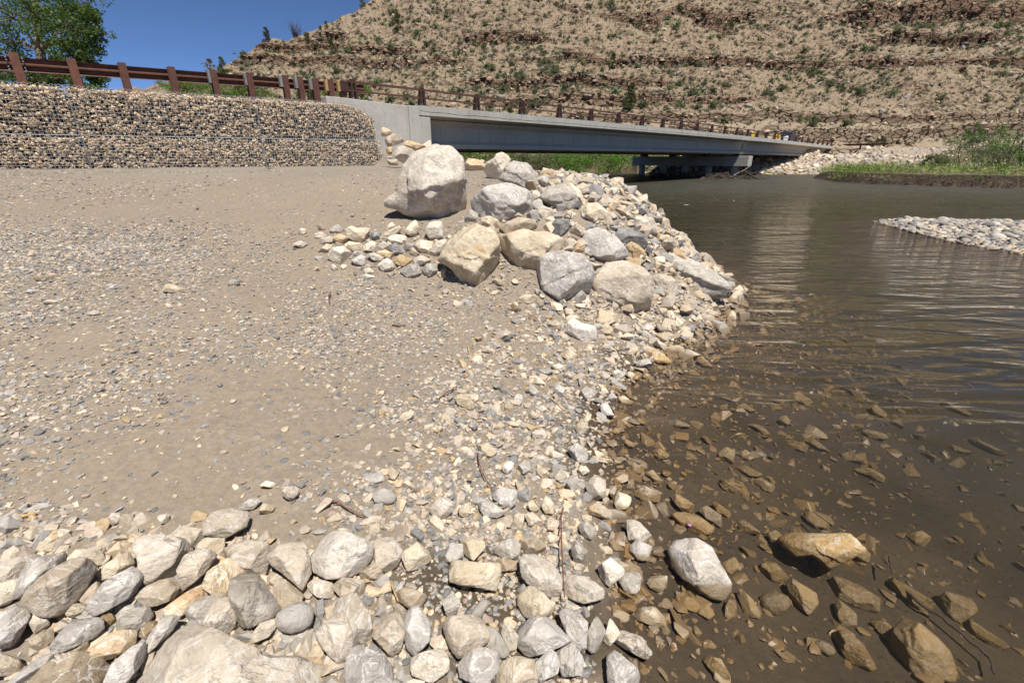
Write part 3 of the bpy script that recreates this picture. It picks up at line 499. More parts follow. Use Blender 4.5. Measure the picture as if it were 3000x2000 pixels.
# near wing wall and pilaster
def slab(poly, w0, w1, name, mat_, bev=.012):
    mb = MB(); n = len(poly); V = [BPT(s, w0, z)-Lc for s, z in poly]+[BPT(s, w1, z)-Lc for s, z in poly]
    mb.add(V, [tuple(range(n)), tuple(range(2*n-1, n-1, -1))]+[(i, (i+1) % n, n+(i+1) % n, n+i) for i in range(n)]); return mb.build(name, mat_, bridge, bev)
slab([(-1.2, .6), (2.22, .6), (2.22, 3.63), (-.35, 3.70), (-1.2, 3.70)], .0, -.45, 'wing_wall', M['conc'])
slab([(2.235, .4), (3.3, .4), (3.3, 3.28), (2.74, 3.28), (2.74, 3.66), (2.235, 3.66)], .02, -.85, 'pilaster', M['conc'])
slab([(3.4, 0), (3.9, 0), (3.9, 2.0), (3.4, 2.0)], -.4, -12.4, 'abutment_seat', M['conc']); slab([(2.8, 0), (3.39, 0), (3.39, 3.2), (2.8, 3.2)], -.9, -12.4, 'abutment_wall', M['concg'])
slab([(84.6, .6), (86.6, .6), (86.6, 3.2), (84.6, 3.2)], -.6, -12.4, 'abutment_wall', M['concg'])
slab([(85.2, .9), (87.6, 1.3), (92.2, 2.2), (92.2, 2.7), (90.3, 3.62), (85.6, 3.62), (85.2, 3.2)], .0, -.55, 'wing_wall', M['conc'])
# pier
SC_ = 43.9; mb = MB()
mb.hexa([BPT(s, w, z)-Lc for z in (1.02, 2.02) for s, w in ((SC_-.6, .35), (SC_+.6, .35), (SC_+.6, -12.9), (SC_-.6, -12.9))]); cap = mb.build('pier_cap', M['conc'], bridge, .03)
for w in (-1.1, -3.8, -6.5, -9.1, -11.8): mb = MB(); mb.tube([BPT(SC_, w, -1.6)-Lc, BPT(SC_, w, 1.02)-Lc], .36, 16); mb.build('column', M['conc'], bridge, smooth=False)
for w in (-.95, -4.5, -8.1, -11.7):
    mb = MB(); mb.box(BPT(SC_, w, 2.02)-Lc, np.array((*BD, 0)), np.array((*BN, 0)), az3, -.45, .45, -.28, .28, .001, .22); mb.build('bearing', M['rustdark'], bridge)
# parapet: two rust tubes on tapered double-plate posts
bx, by = np.array((*BD, 0)), np.array((*BN, 0))
for z, h in ((.56, .075), (.27, .06)): sweep('rail', [(-.16, z), (-.16, z+h), (-.24, z+h), (-.24, z)], -.2, 87.4, 30, M['rust'], base=lambda s: dz(np.clip(s, 0, 88)))
rp = None
for n in range(29):
    s = 3.1*n
    if rp is None:
        mb = MB(); mb.box((0, 0, 0), bx, by, az3, -.16, .16, -.40, -.06, -.005, .03); rp = mb.build('rail_post', M['rustdark'], bridge); o = rp
        for sg in (-1, 1):
            mb = MB(); b0 = np.array([(-.0, .031), (.11, .031), (.055, .68), (.0, .68)]); V = []
            for w in (-.10, -.36): V += [bx*(sg*(.035+p))+by*(w+(.12*q if w < -.2 else -.06*q))+az3*q for p, q in b0]
            mb.hexa([V[0], V[1], V[5], V[4], V[3], V[2], V[6], V[7]]); mb.build('plate', M['rustdark'], rp)
            mb = MB(); mb.box((0, 0, 0), bx, by, az3, sg*.11-.018, sg*.11+.018, -.09, -.06, .031, .075); mb.build('bolt', M['galv'], rp)
    else: o = copy_tree(rp, bridge)
    o.location = BPT(s, 0, dz(np.clip(s, 0, 88)))-Lc
mb = MB(); mb.box(BPT(-.12, -.2, dz(0)+.42)-Lc, bx, by, az3, -.34, .0, -.03, -.01, -.16, .17); mb.build('end_shoe', M['rustdark'], bridge, .004)
# approach road decks
mb = MB(); V = [BPT(s, w, 3.695) for s, w in ((87.3, -.6), (130, -.6), (130, -12), (87.3, -12))]; mb.hexa([v-np.array((0, 0, .5)) for v in V]+V); tag(mb.build('road', M['asphalt']), kind='structure')
# ------------------------------------------------------------------ far guardrail by the hill
fg = [(2441, 422), (2456, 422), (2487, 423), (2518, 424), (2555, 425), (2595, 426), (2604, 422)]
P0, P1 = at_d(2450, 428, 76.), at_d(2602, 424, 70.); root = empty('guardrail', (P0+P1)/2); tag(root, 'short rusty guardrail at the far end of the bridge, below the sandy road cut', 'guardrail'); Lr = np.array(root.location)
d = (P1-P0); Ln = np.linalg.norm(d[:2]); d = np.array((d[0], d[1], 0))/Ln; nrm_ = np.array((d[1], -d[0], 0)); mb = MB(); zc = lambda k: 3.72
kk = np.linspace(0, Ln, 5)
def fr2(k, p, q): e = P0+d*kk[k]; return np.array((e[0], e[1], 3.95+p))+nrm_*(-q)-Lr
fr2.st = kk; mb.prism(pf, fr2); mb.build('beam', M['rust'], root)
for f in (.02, .27, .5, .73, .93): e = P0+d*Ln*f; mb = MB(); mb.box(np.array((e[0], e[1], 0))-Lr, d, nrm_, az3, -.1, .1, .02, .2, 2.7, 4.12); mb.build('post', M['rustdark'], root)
# ------------------------------------------------------------------ road signs and a car on the deck
M['yellow'] = plain('yellow_sign_sheet', (.80, .46, .01), .4, 0, .05, 3, 0); M['black'] = plain('black_sign_paint', (.015, .015, .015), .5, 0, .1, 3, 0)
def sign(px, py, s, wd, hg, lab, chev, wo=-.55):
    P = on_plane(px, py, BPT(s, wo, 0), np.array((*BD, 0))); P = np.array(P); base = np.array((P[0], P[1], dz(s))); root = empty('road_sign', base); tag(root, lab, 'sign'); v = -bx; r = np.array((v[1], -v[0], 0))*-1
    vv = E0-P; vv[2] = 0; vv /= np.linalg.norm(vv); r = np.cross((0, 0, 1), vv); zc_ = P[2]-dz(s); mb = MB(); mb.box((0, 0, 0), r, vv, az3, -wd/2, wd/2, 0, .01, zc_-hg/2, zc_+hg/2); mb.build('panel', M['yellow'], root)
    mb = MB(); mb.box((0, 0, 0), r, vv, az3, -.03, .03, -.07, -.003, 0, zc_+hg/2-.03); mb.build('pole', M['galv'], root); mb = MB()
    if chev:
        t_ = hg*.2; V = [(-wd*.30, hg*.42), (-wd*.02, hg*.42), (wd*.30, 0), (-wd*.02, -hg*.42), (-wd*.30, -hg*.42), (wd*.02, 0)]
        mb.add([r*-a+vv*.0125+az3*(zc_+b) for a, b in V], [(0, 1, 2, 5), (5, 2, 3, 4)])
        mb.build('chevron', M['black'], root)
sign(2206, 397, 50.5, .34, .50, 'narrow plain yellow road sign behind the bridge railing above the pier', False); sign(2279, 400, 56.5, .56, .56, 'yellow road sign with a black chevron behind the bridge railing', True)
M['carblue'] = plain('dark_blue_car_paint', (.018, .026, .06), .25, .2, .1, 2, 0, .6); M['glass'] = plain('dark_car_glass', (.02, .025, .03), .08, 0, .1, 2, 0, .8); M['tyre'] = plain('black_tyre', (.02, .02, .02), .9, 0, .2, 5, 0); M['white'] = plain('white_paint', (.78, .78, .76), .5, 0, .05, 3, 0); M['lamp'] = plain('red_tail_lamp', (.3, .02, .02), .3, 0, .1, 3, 0)
def car():
    cp = BPT(70.5, -3.6, dz(70.5)+.0); root = empty('parked_car', cp); tag(root, 'dark blue car with a white bumper standing behind the railing at the far bridge end', 'car')
    f, s, u = bx, by, az3; L, Wd = 4.7, 1.85
    side = [(-2.35, .45), (-2.33, .95), (-1.9, 1.10), (-1.05, 1.16), (-.45, 1.66), (.95, 1.72), (1.75, 1.25), (2.25, 1.12), (2.35, .8), (2.33, .42)]; mb = MB(); n = len(side)
    def ring(w, k): return [f*a+s*(w*(.86 if b > 1.2 else 1))+u*b for a, b in side]
    mb.add(ring(-Wd/2, 0)+ring(Wd/2, 1), [tuple(range(n)), tuple(range(2*n-1, n-1, -1))]+[(i, (i+1) % n, n+(i+1) % n, n+i) for i in range(n)]); mb.build('body', M['carblue'], root, .05)
    for sg in (-1, 1):
        mb = MB(); y = sg*(Wd/2*.93+.012); mb.add([f*a+s*(sg*(Wd/2*(.86+.14*max(0, (1.66-b)/.5*.5))+.012))+u*b for a, b in ((-.85, 1.2), (-.4, 1.58), (.85, 1.62), (1.35, 1.22))], [(0, 1, 2, 3)]); mb.build('side_window', M['glass'], root)
        for x in (-1.45, 1.45):
            mb = MB(); mb.tube([f*x+s*(sg*(Wd/2-.2))+u*.33, f*x+s*(sg*(Wd/2+.015))+u*.33], .34, 18); wh = mb.build('wheel', M['tyre'], root); mb = MB(); mb.tube([f*x+s*(sg*(Wd/2+.016))+u*.33, f*x+s*(sg*(Wd/2+.03))+u*.33], .2, 14); mb.build('rim', M['galv'], wh)
    mb = MB(); mb.add([f*(a-.012)+s*w+u*(b+.012) for a, b, w in ((-1.0, 1.20, -.72), (-1.0, 1.20, .72), (-.52, 1.60, .66), (-.52, 1.60, -.66))], [(0, 1, 2, 3)]); mb.build('windscreen', M['glass'], root)
    mb = MB(); mb.box((0, 0, 0), f, s, u, -2.5, -2.36, -.9, .9, .42, .92); mb.build('bumper', M['white'], root, .04)
    for sg in (-1, 1): mb = MB(); mb.box((0, 0, 0), f, s, u, -2.39, -2.345, sg*.72-.15, sg*.72+.15, .93, 1.05); mb.build('headlight', M['white'], root)
car()
# utility pole and marker post beyond the road
def stake(name, px0, py0, py1, depth, r, mat_, lab, cat, arm=None):
    T, Bm = at_d(px0, py0, depth), at_d(px0+2, py1, depth); root = empty(name, (T[0], T[1], 1.0)); tag(root, lab, cat); mb = MB(); mb.tube([(0, 0, 0), (0, 0, T[2]-1.0)], [r*1.2, r], 8); mb.build('pole' if arm else 'shaft', mat_, root)
    if arm: mb = MB(); mb.box((0, 0, T[2]-1.3), (1, 0, 0), (0, 1, 0), (0, 0, 1), -arm, arm, -.07-r, -r-.003, -.08, .08); mb.build('crossarm', mat_, root)
stake('utility_pole', 604, 181, 215, 70, .13, M['bark'], 'thin utility pole with a short crossarm beyond the road, left of the hill', 'pole', .8)
stake('marker_post', 620, 189, 215, 17, .03, M['greywood'], 'short pale marker post sticking up behind the guardrail', 'post')
# ------------------------------------------------------------------ boulders and rocks, each from its own outline
def star(poly, n=256):
    """centroid and radius table of an outline"""
    x, y = poly[:, 0], poly[:, 1]; x2, y2 = np.roll(x, -1), np.roll(y, -1); cr = x*y2-x2*y; A_ = cr.sum()/2
    c = np.array([((x+x2)*cr).sum(), ((y+y2)*cr).sum()])/(6*A_); th = np.linspace(-math.pi, math.pi, n, endpoint=False); d = np.stack([np.cos(th), np.sin(th)], 1); R = np.zeros(n)
    P = poly-c; Q = np.roll(P, -1, 0)
    for p, q in zip(P, Q):
        e = q-p; den = d[:, 0]*e[1]-d[:, 1]*e[0]; den = np.where(abs(den) < 1e-9, 1e-9, den); t = (p[0]*e[1]-p[1]*e[0])/den; s = (p[0]*d[:, 1]-p[1]*d[:, 0])/den
        R = np.where((t > 0) & (s >= -1e-6) & (s <= 1+1e-6), np.maximum(R, t), R)
    R = np.where(R <= 0, R[R > 0].mean(), R); return c, th, R
ROCKS = []
def rock(reg, pts, m_, desc, size=None, thick=.8, facets=None, push=None, rounded=False, depth=None, nf=None, lift=0., rough=1., name=None, label=None, seed=None, ledge=()):
    poly = PX(reg, pts); poly = poly.mean(0)+(poly-poly.mean(0))*(1.09 if reg in 'CD' else 1.06 if reg in 'AB' else 1.02) if not label or 'big cream' not in label else poly; c, th, R = star(poly*np.array((1, -1))); cpx = np.array((c[0], -c[1])); bot = poly[poly[:, 1] > poly[:, 1].max()-.18*np.ptp(poly[:, 1])].mean(0)
    if push is None: push = dict(C=-.6, D=-.55, F=-.35, E=-.05, H=0., R=-.1, A=-.35, B=-.22).get(reg, 0.)
    if depth is None:
        tg, _ = hit(bot[0], min(bot[1], 2300)); tc_, _ = hit(*cpx); tg = float(tg[0]); tc_ = float(tc_[0]); rm = R.mean()/FPX*tg
        t = min(tg+.45*(tc_-tg), tg+.55*rm*thick)+push*rm
    else: t = depth
    ctr = at_d(*cpx, t); view = E0-ctr; dist = np.linalg.norm(view); view = view/dist; right = np.cross((0, 0, 1), view); right /= np.linalg.norm(right); up = np.cross(view, right)
    # outline in metres on the plane facing the viewer's side at the stone's own distance
    pr = ray(poly[:, 0], poly[:, 1]); pm = E0+pr*((ctr-E0)@view/(pr@view))[:, None]-ctr; q = np.stack([pm@right, pm@up], 1); c2, th, R = star(q); 
    k = np.array([.25, .5, .25]); Rs = R.copy()
    for _ in range(1 if not rounded else 14): Rs = np.convolve(np.r_[Rs[-1:], Rs, Rs[:1]], k, 'valid')
    R = Rs; rm = R.mean(); big = np.ptp(poly, axis=0).max(); n = 6 if big > 330 else 5 if big > 110 else 4 if big > 42 else 3
    V, F = ico(n); sd = seed if seed is not None else int(abs(cpx[0]*13+cpx[1]*7)) ; rng = np.random.default_rng(sd); a, b, cc = V[:, 0], V[:, 1], V[:, 2]; rho = np.hypot(a, b)
    Rp = np.interp(np.arctan2(b, a), np.r_[th, math.pi], np.r_[R, R[0]]); T = np.where(cc > 0, thick*rm, rm*.95); p_ = 3.1 if not rounded else 2.05
    r = ((rho/Rp)**p_+(np.abs(cc)/T)**p_)**(-1/p_)
    if not rounded:
        nf_ = (nf+4) if nf is not None else 13; fs = list(facets or [])
        if n >= 5 and not facets: fs += [((rng.normal(0, .3), .75, .65), rng.uniform(.58, .7)), ((rng.normal(0, .35), -.5, .85), rng.uniform(.62, .74))]
        for _ in range(nf_):
            d = rng.normal(size=3); d[2] = abs(d[2])+.55; d /= np.linalg.norm(d); fs.append((d, rng.uniform(.60, .90)))
        for d, f in fs:
            d = np.asarray(d, float); d = d/np.linalg.norm(d); kk = np.argmax(V@d); sup = (V*r[:, None]@d).max(); cs = V@d
            r = np.minimum(r, np.where(cs > .03, f*sup/np.maximum(cs, .03), 1e9))
        for da, db_, off_, dep in ledge:                             # a broken ledge: the face below it steps back
            s_ = (V*(r/rm)[:, None])@np.array((da, db_, 0))+.13*fbm(V*2.4+sd, 4, 12)+.05*fbm(V*7.+sd, 3, 13); r = r*(1-dep*sstep(off_+.035, off_-.035, s_)*sstep(-.15, .3, cc))
        W_ = V*(r/rm)[:, None]; o_ = rng.uniform(0, 90, 3); sil = .35+.65*np.abs(cc)
        hh = (L_ := V*(r/rm)[:, None])@(np.array((.25, 1., .45))+rng.normal(0, .35, 3))*2.1+1.3*fbm(L_*1.1+o_, 3, 8); saw = hh-np.floor(hh); saw = np.where(saw > .86, (1-saw)/.14, saw/.86)
        r = r*(1+rough*sil*(.062*(saw-.5)*(1 if n >= 5 else .5)+.050*fbm(W_*1.5+o_, 3, 3)+(.055*fbm(W_*3.6+o_, 4, 4, .55, True) if n >= 4 else 0)+(.022*fbm(W_*12+o_, 3, 5) if n >= 5 else 0)))
    else: r = r*(1+.02*fbm(V*2+rng.uniform(0, 90, 3), 3, 3))
    L = V*r[:, None]; pm2 = np.stack([R*np.cos(th), R*np.sin(th)], 1)
    for ax_ in (0, 1):                                              # keep the outline's full size after the faces are cut
        lo, hi = L[:, ax_].min(), L[:, ax_].max(); L[:, ax_] = pm2[:, ax_].min()+(L[:, ax_]-lo)*np.ptp(pm2[:, ax_])/(hi-lo)
    Pw = L[:, :1]*right+L[:, 1:2]*up+L[:, 2:]*view; Pw[:, 2] += lift
    nm = name or ('boulder' if rm > .26 else 'cobble' if rounded else 'rock')
    o = arr_mesh(nm, Pw, F, M[m_], smooth=(n >= 5 or rounded)); o.location = Vector(ctr+right*c2[0]+up*c2[1])
    ROCKS.append(dict(o=o, px=cpx, w=np.ptp(poly[:, 0]), h=np.ptp(poly[:, 1]), m=m_, desc=desc, label=label, kind=nm, rm=rm, rounded=rounded)); return o
LMK = {}
def hero(key, short, *a, **k): o = rock(*a, **k); LMK[key] = (ROCKS[-1]['px'], short); return o
# the boulders on the point (facets: (right, up, towards the river bank), share kept)
hero('giant', 'the giant pale boulder', 'A', [(990, 610), (1045, 575), (1100, 560), (1095, 480), (1130, 400), (1160, 300), (1215, 215), (1290, 190), (1380, 160), (1430, 135), (1480, 160), (1560, 170), (1615, 205), (1660, 260), (1678, 330), (1680, 420), (1700, 560), (1690, 780), (1640, 825), (1570, 845), (1490, 815), (1400, 785), (1330, 780), (1180, 750), (1080, 690), (1000, 685)], 'pale', '', label='giant pale boulder with a flat top face, standing tallest on the point', thick=.85, facets=[((-.02, .42, .9), .60), ((.25, -.5, .8), .70), ((-.75, .05, .6), .80), ((.8, .1, .5), .86), ((0, -.8, .5), .84), ((-.3, -.35, .85), .74)], nf=3, rough=1.1, ledge=((-.15, 1, -.02, .13), (.25, 1, -.42, .10), (1, .1, -.62, .16)))
hero('pitted', 'the pitted ochre boulder', 'A', [(1465, 1140), (1490, 1050), (1560, 900), (1640, 840), (1710, 845), (1780, 835), (1890, 880), (1950, 920), (1990, 990), (2010, 1080), (1990, 1200), (1930, 1350), (1860, 1400), (1780, 1395), (1700, 1390), (1620, 1290), (1560, 1220), (1480, 1170)], 'cream', '', label='pitted cream and ochre boulder standing upright in front of the giant pale boulder', thick=.9, rough=1.7, facets=[((.1, .5, .85), .74), ((-.3, -.5, .8), .8), ((.3, -.5, .75), .82)], nf=8, ledge=((.1, 1, -.12, .09), (-.2, 1, .35, .05), (.9, .3, -.45, .08)))
hero('orangeface', 'the grey boulder with an orange face', 'B', [(210, 420), (330, 310), (480, 280), (600, 330), (690, 410), (720, 560), (600, 577), (440, 575), (300, 560), (240, 480)], 'grey', '', label='broad grey boulder with an orange stained face right of the giant pale boulder', thick=.9, facets=[((0, .75, .6), .62), ((.1, -.3, .9), .72)], nf=5, ledge=((.1, 1, .02, .09),))
hero('veined', 'the white-veined grey boulder', 'B', [(420, 250), (480, 150), (530, 110), (640, 130), (690, 180), (700, 240), (740, 290), (700, 330), (660, 350), (560, 290), (480, 275)], 'grey', '', label='grey boulder with white veins on top of the stone point, beside the twin cream rock', facets=[((-.3, .5, .8), .68), ((.6, -.3, .7), .72)], nf=5, ledge=((.5, 1, -.1, .1),))
hero('twin', 'the twin-lobed cream rock', 'B', [(310, 190), (330, 120), (380, 95), (400, 60), (440, 44), (490, 70), (512, 100), (490, 140), (440, 190), (420, 242), (350, 247)], 'cream', '', label='twin-lobed cream and ochre rock on the gravel edge left of the veined grey boulder', nf=7, thick=.7, ledge=((-.6, 1, .05, .12),))
rock('B', [(150, 150), (190, 90), (270, 100), (325, 150), (300, 185), (200, 184), (160, 180)], 'ochre', '', label='low grey and orange rock on the terrace edge, half behind the giant pale boulder')
hero('roundgrey', 'the rounded grey boulder', 'B', [(745, 380), (800, 310), (900, 290), (1000, 330), (1030, 420), (1010, 480), (980, 515), (880, 490), (800, 450)], 'grey', '', label='rounded grey boulder with a shaded brown lower face, high on the stone point', facets=[((0, .6, .8), .72), ((.1, -.6, .75), .7)], nf=5, ledge=((-.1, 1, -.15, .12),))
rock('B', [(940, 290), (990, 280), (1050, 330), (1095, 430), (1050, 470), (1020, 420), (990, 340)], 'cream', '', label='tall cream rock leaning behind the rounded grey boulder')
hero('creamslab', 'the pale cream slab', 'B', [(1000, 490), (1030, 470), (1080, 440), (1180, 430), (1260, 500), (1295, 600), (1240, 605), (1180, 590), (1090, 560)], 'cream', '', label='pale cream slab tilted towards the river, right of the rounded grey boulder', facets=[((.1, .55, .8), .55)], nf=4, ledge=((.1, 1, -.35, .1),))
hero('wedge', 'the cream wedge boulder', 'B', [(430, 680), (540, 650), (600, 632), (680, 655), (750, 640), (850, 680), (920, 690), (910, 740), (880, 780), (760, 870), (650, 967), (560, 930), (510, 860), (440, 780)], 'cream', '', label='cream wedge boulder propped above a dark hollow beside the pitted ochre boulder', thick=.8, facets=[((.05, .6, .8), .60), ((-.3, -.35, .9), .68), ((.5, -.3, .8), .7)], nf=5, ledge=((-.2, 1, -.08, .10), (.5, .9, .3, .05)))
rock('B', [(780, 650), (860, 560), (960, 552), (972, 600), (940, 640), (890, 682)], 'slate', '', label='dark slate grey rock lying tilted behind the cream wedge boulder')
hero('pyramid', 'the veined pale grey pyramid', 'B', [(1030, 790), (1060, 710), (1100, 640), (1180, 622), (1300, 690), (1370, 780), (1412, 872), (1290, 897), (1180, 890), (1110, 840)], 'grey', '', label='pale grey pyramid shaped boulder with fine white veins, above the tan boulder', facets=[((.0, .5, .85), .56), ((.2, -.7, .6), .6)], nf=3, ledge=((.1, 1, -.5, .16),))
rock('B', [(1190, 610), (1400, 618), (1560, 680), (1555, 790), (1480, 790), (1400, 760), (1280, 690)], 'slate', '', label='wide boulder with a light top and dark shaded face behind the yellow-cream rock', facets=[((0, .85, .5), .6)])
hero('yellow', 'the yellow-cream rock', 'B', [(1385, 770), (1430, 725), (1490, 755), (1530, 790), (1545, 850), (1470, 872), (1430, 850)], 'ochre', '', label='yellow-cream rock just right of the pale grey pyramid')
hero('biggrey', 'the big grey boulder', 'B', [(685, 1000), (720, 930), (770, 870), (830, 825), (900, 800), (1060, 830), (1105, 880), (1150, 960), (1140, 1040), (1120, 1110), (1040, 1170), (920, 1182), (850, 1140), (790, 1095), (730, 1060)], 'grey', '', label='big blocky grey boulder at the foot of the point, left of the tan boulder', thick=.9, facets=[((-.1, .75, .6), .60), ((-.35, -.05, .95), .72), ((.6, -.35, .7), .66)], nf=3, ledge=((-.55, 1, -.05, .10), (.9, .5, .45, -.03)))
hero('bigtan', 'the big tan boulder', 'B', [(1128, 1100), (1150, 1030), (1200, 960), (1250, 890), (1400, 878), (1520, 930), (1590, 1000), (1590, 1120), (1580, 1235), (1480, 1272), (1340, 1235), (1240, 1205), (1180, 1180)], 'tan', '', label='big flat-faced tan boulder at the foot of the point, nearest to the shore stones', thick=.8, facets=[((-.1, .35, .9), .62), ((.1, .75, .55), .75), ((-.2, -.7, .7), .78)], nf=2, ledge=((.3, 1, -.45, .09), (-.2, 1, .3, .04)))
hero('longslab', 'the long grey slab', 'B', [(1580, 800), (1620, 782), (1690, 783), (1800, 835), (1900, 885), (2050, 960), (2165, 1050), (2182, 1100), (2178, 1152), (2080, 1160), (1970, 1165), (1840, 1130), (1760, 1070), (1700, 1010), (1640, 900)], 'grey', '', label='long grey slab reaching down into the river at the tip of the point', thick=.6, facets=[((-.15, .85, .5), .50), ((-.2, -.1, .95), .62)], nf=2, ledge=((.35, 1, .02, .22),))
rock('B', [(1760, 740), (1850, 735), (1910, 775), (1960, 820), (1972, 870), (1945, 907), (1850, 850), (1790, 790)], 'grey', '', label='grey weathered boulder at the river edge behind the long grey slab')
rock('B', [(1470, 590), (1500, 560), (1545, 550), (1600, 570), (1590, 630), (1530, 642), (1490, 635)], 'slate', '', label='small dark grey rock on the skyline of the point by the river')
rock('B', [(1380, 555), (1480, 530), (1600, 545), (1625, 600), (1642, 665), (1540, 672), (1440, 640)], 'pale', '', label='pale rock at the river edge behind the small dark grey rock')
rock('B', [(430, 620), (490, 575), (560, 540), (680, 560), (712, 650), (640, 660), (560, 650), (480, 685)], 'tan', '', label='crumbly tan rock between the orange-faced boulder and the cream wedge boulder')
CRV = 'cream'
B_ = [([(280, 590), (300, 550), (335, 532), (420, 580), (430, 622), (350, 632)], 'cream', 'blocky', 5.0), ([(160, 530), (200, 480), (260, 510), (265, 570), (160, 577)], 'grey', 'wedge-shaped', 5.3), ([(665, 370), (690, 335), (725, 340), (745, 370), (700, 412)], 'cream', 'small', 6.3), ([(725, 240), (770, 222), (825, 270), (800, 312), (740, 295)], 'grey', 'blocky', 7.0),
 ([(735, 335), (800, 300), (850, 322), (800, 350), (750, 356)], 'cream', 'low', 6.7), ([(1090, 400), (1130, 355), (1210, 380), (1185, 432), (1110, 442)], 'grey', 'blocky', 6.5), ([(1235, 445), (1260, 422), (1298, 420), (1302, 470), (1278, 527), (1245, 480)], 'ochre', 'knobbly', 6.3), ([(1600, 690), (1650, 668), (1700, 690), (1690, 722), (1620, 718)], 'tan', 'flat', 5.6),
 ([(1660, 740), (1740, 688), (1785, 730), (1770, 767), (1680, 792)], 'tan', 'angular', 5.3), ([(1588, 870), (1630, 845), (1692, 840), (1697, 890), (1640, 907)], 'cream', 'wedge-shaped', 4.5), ([(1150, 960), (1190, 930), (1222, 970), (1200, 1012), (1150, 1022)], 'tan', 'broken', 4.0), ([(1580, 1000), (1640, 975), (1740, 990), (1760, 1050), (1800, 1120), (1720, 1152), (1640, 1100)], 'tan', 'tilted', 3.9),
 ([(1800, 1172), (1870, 1130), (1930, 1160), (1900, 1202), (1840, 1204)], 'tan', 'small', None), ([(710, 500), (760, 450), (830, 480), (840, 530), (770, 560), (720, 545)], 'cream', 'chunky', 5.7), ([(930, 720), (980, 690), (1020, 720), (970, 785), (930, 770)], 'cream', 'chunky', 4.75), ([(990, 770), (1040, 730), (1085, 740), (1060, 790), (1000, 815)], 'ochre', 'slanting', 4.7),
 ([(950, 620), (1010, 590), (1080, 620), (1060, 680), (990, 690)], 'tan', 'hollowed', 5.2), ([(1340, 520), (1400, 500), (1470, 540), (1400, 555)], 'pale', 'flat', 6.3), ([(770, 560), (820, 530), (870, 540), (850, 580), (790, 590)], 'cream', 'small', 5.5), ([(370, 1020), (400, 1000), (480, 1050), (450, 1075), (390, 1050)], 'tan', 'long', None),
 ([(575, 1165), (620, 1130), (700, 1135), (715, 1170), (690, 1198), (610, 1196)], 'cream', 'oval', None), ([(500, 1215), (545, 1200), (595, 1240), (580, 1270), (520, 1245)], 'brown', 'dark', None), ([(925, 1250), (960, 1235), (1000, 1280), (980, 1308), (930, 1300)], 'tan', 'cube-like', None), ([(650, 1300), (680, 1285), (725, 1310), (725, 1335), (660, 1330)], 'brown', 'dark', None),
 ([(640, 1215), (700, 1200), (715, 1250), (670, 1260)], 'tan', 'reddish', None), ([(700, 1185), (745, 1170), (770, 1205), (730, 1235)], 'tan', 'blocky', None), ([(1155, 1340), (1200, 1310), (1250, 1350), (1200, 1385), (1160, 1370)], 'cream', 'blocky', None), ([(1260, 1290), (1290, 1265), (1325, 1290), (1300, 1330)], 'tan', 'blocky', None), ([(1480, 1400), (1550, 1360), (1615, 1370), (1580, 1420)], 'pale', 'flat', None),
 ([(1505, 1425), (1530, 1400), (1600, 1460), (1560, 1475), (1515, 1460)], 'grey', 'oval', None), ([(1855, 1230), (1890, 1205), (1930, 1230), (1900, 1265)], 'grey', 'blocky', None), ([(780, 1375), (830, 1340), (900, 1365), (890, 1400), (800, 1400)], 'tan', 'flat', None), ([(340, 620), (380, 600), (415, 670), (410, 730), (365, 700)], 'tan', 'knobbly', 4.7), ([(1060, 500), (1090, 490), (1110, 540), (1075, 560), (1050, 540)], 'grey', 'small', 5.7)]
for pts, m_, d_, dp in B_: rock('B', pts, m_, d_)
rock('B', [(1738, 917), (1750, 904), (1770, 902), (1786, 915), (1770, 931), (1748, 930)], 'cob', '', label='small round brown cobble resting on top of the long grey slab', rounded=True)
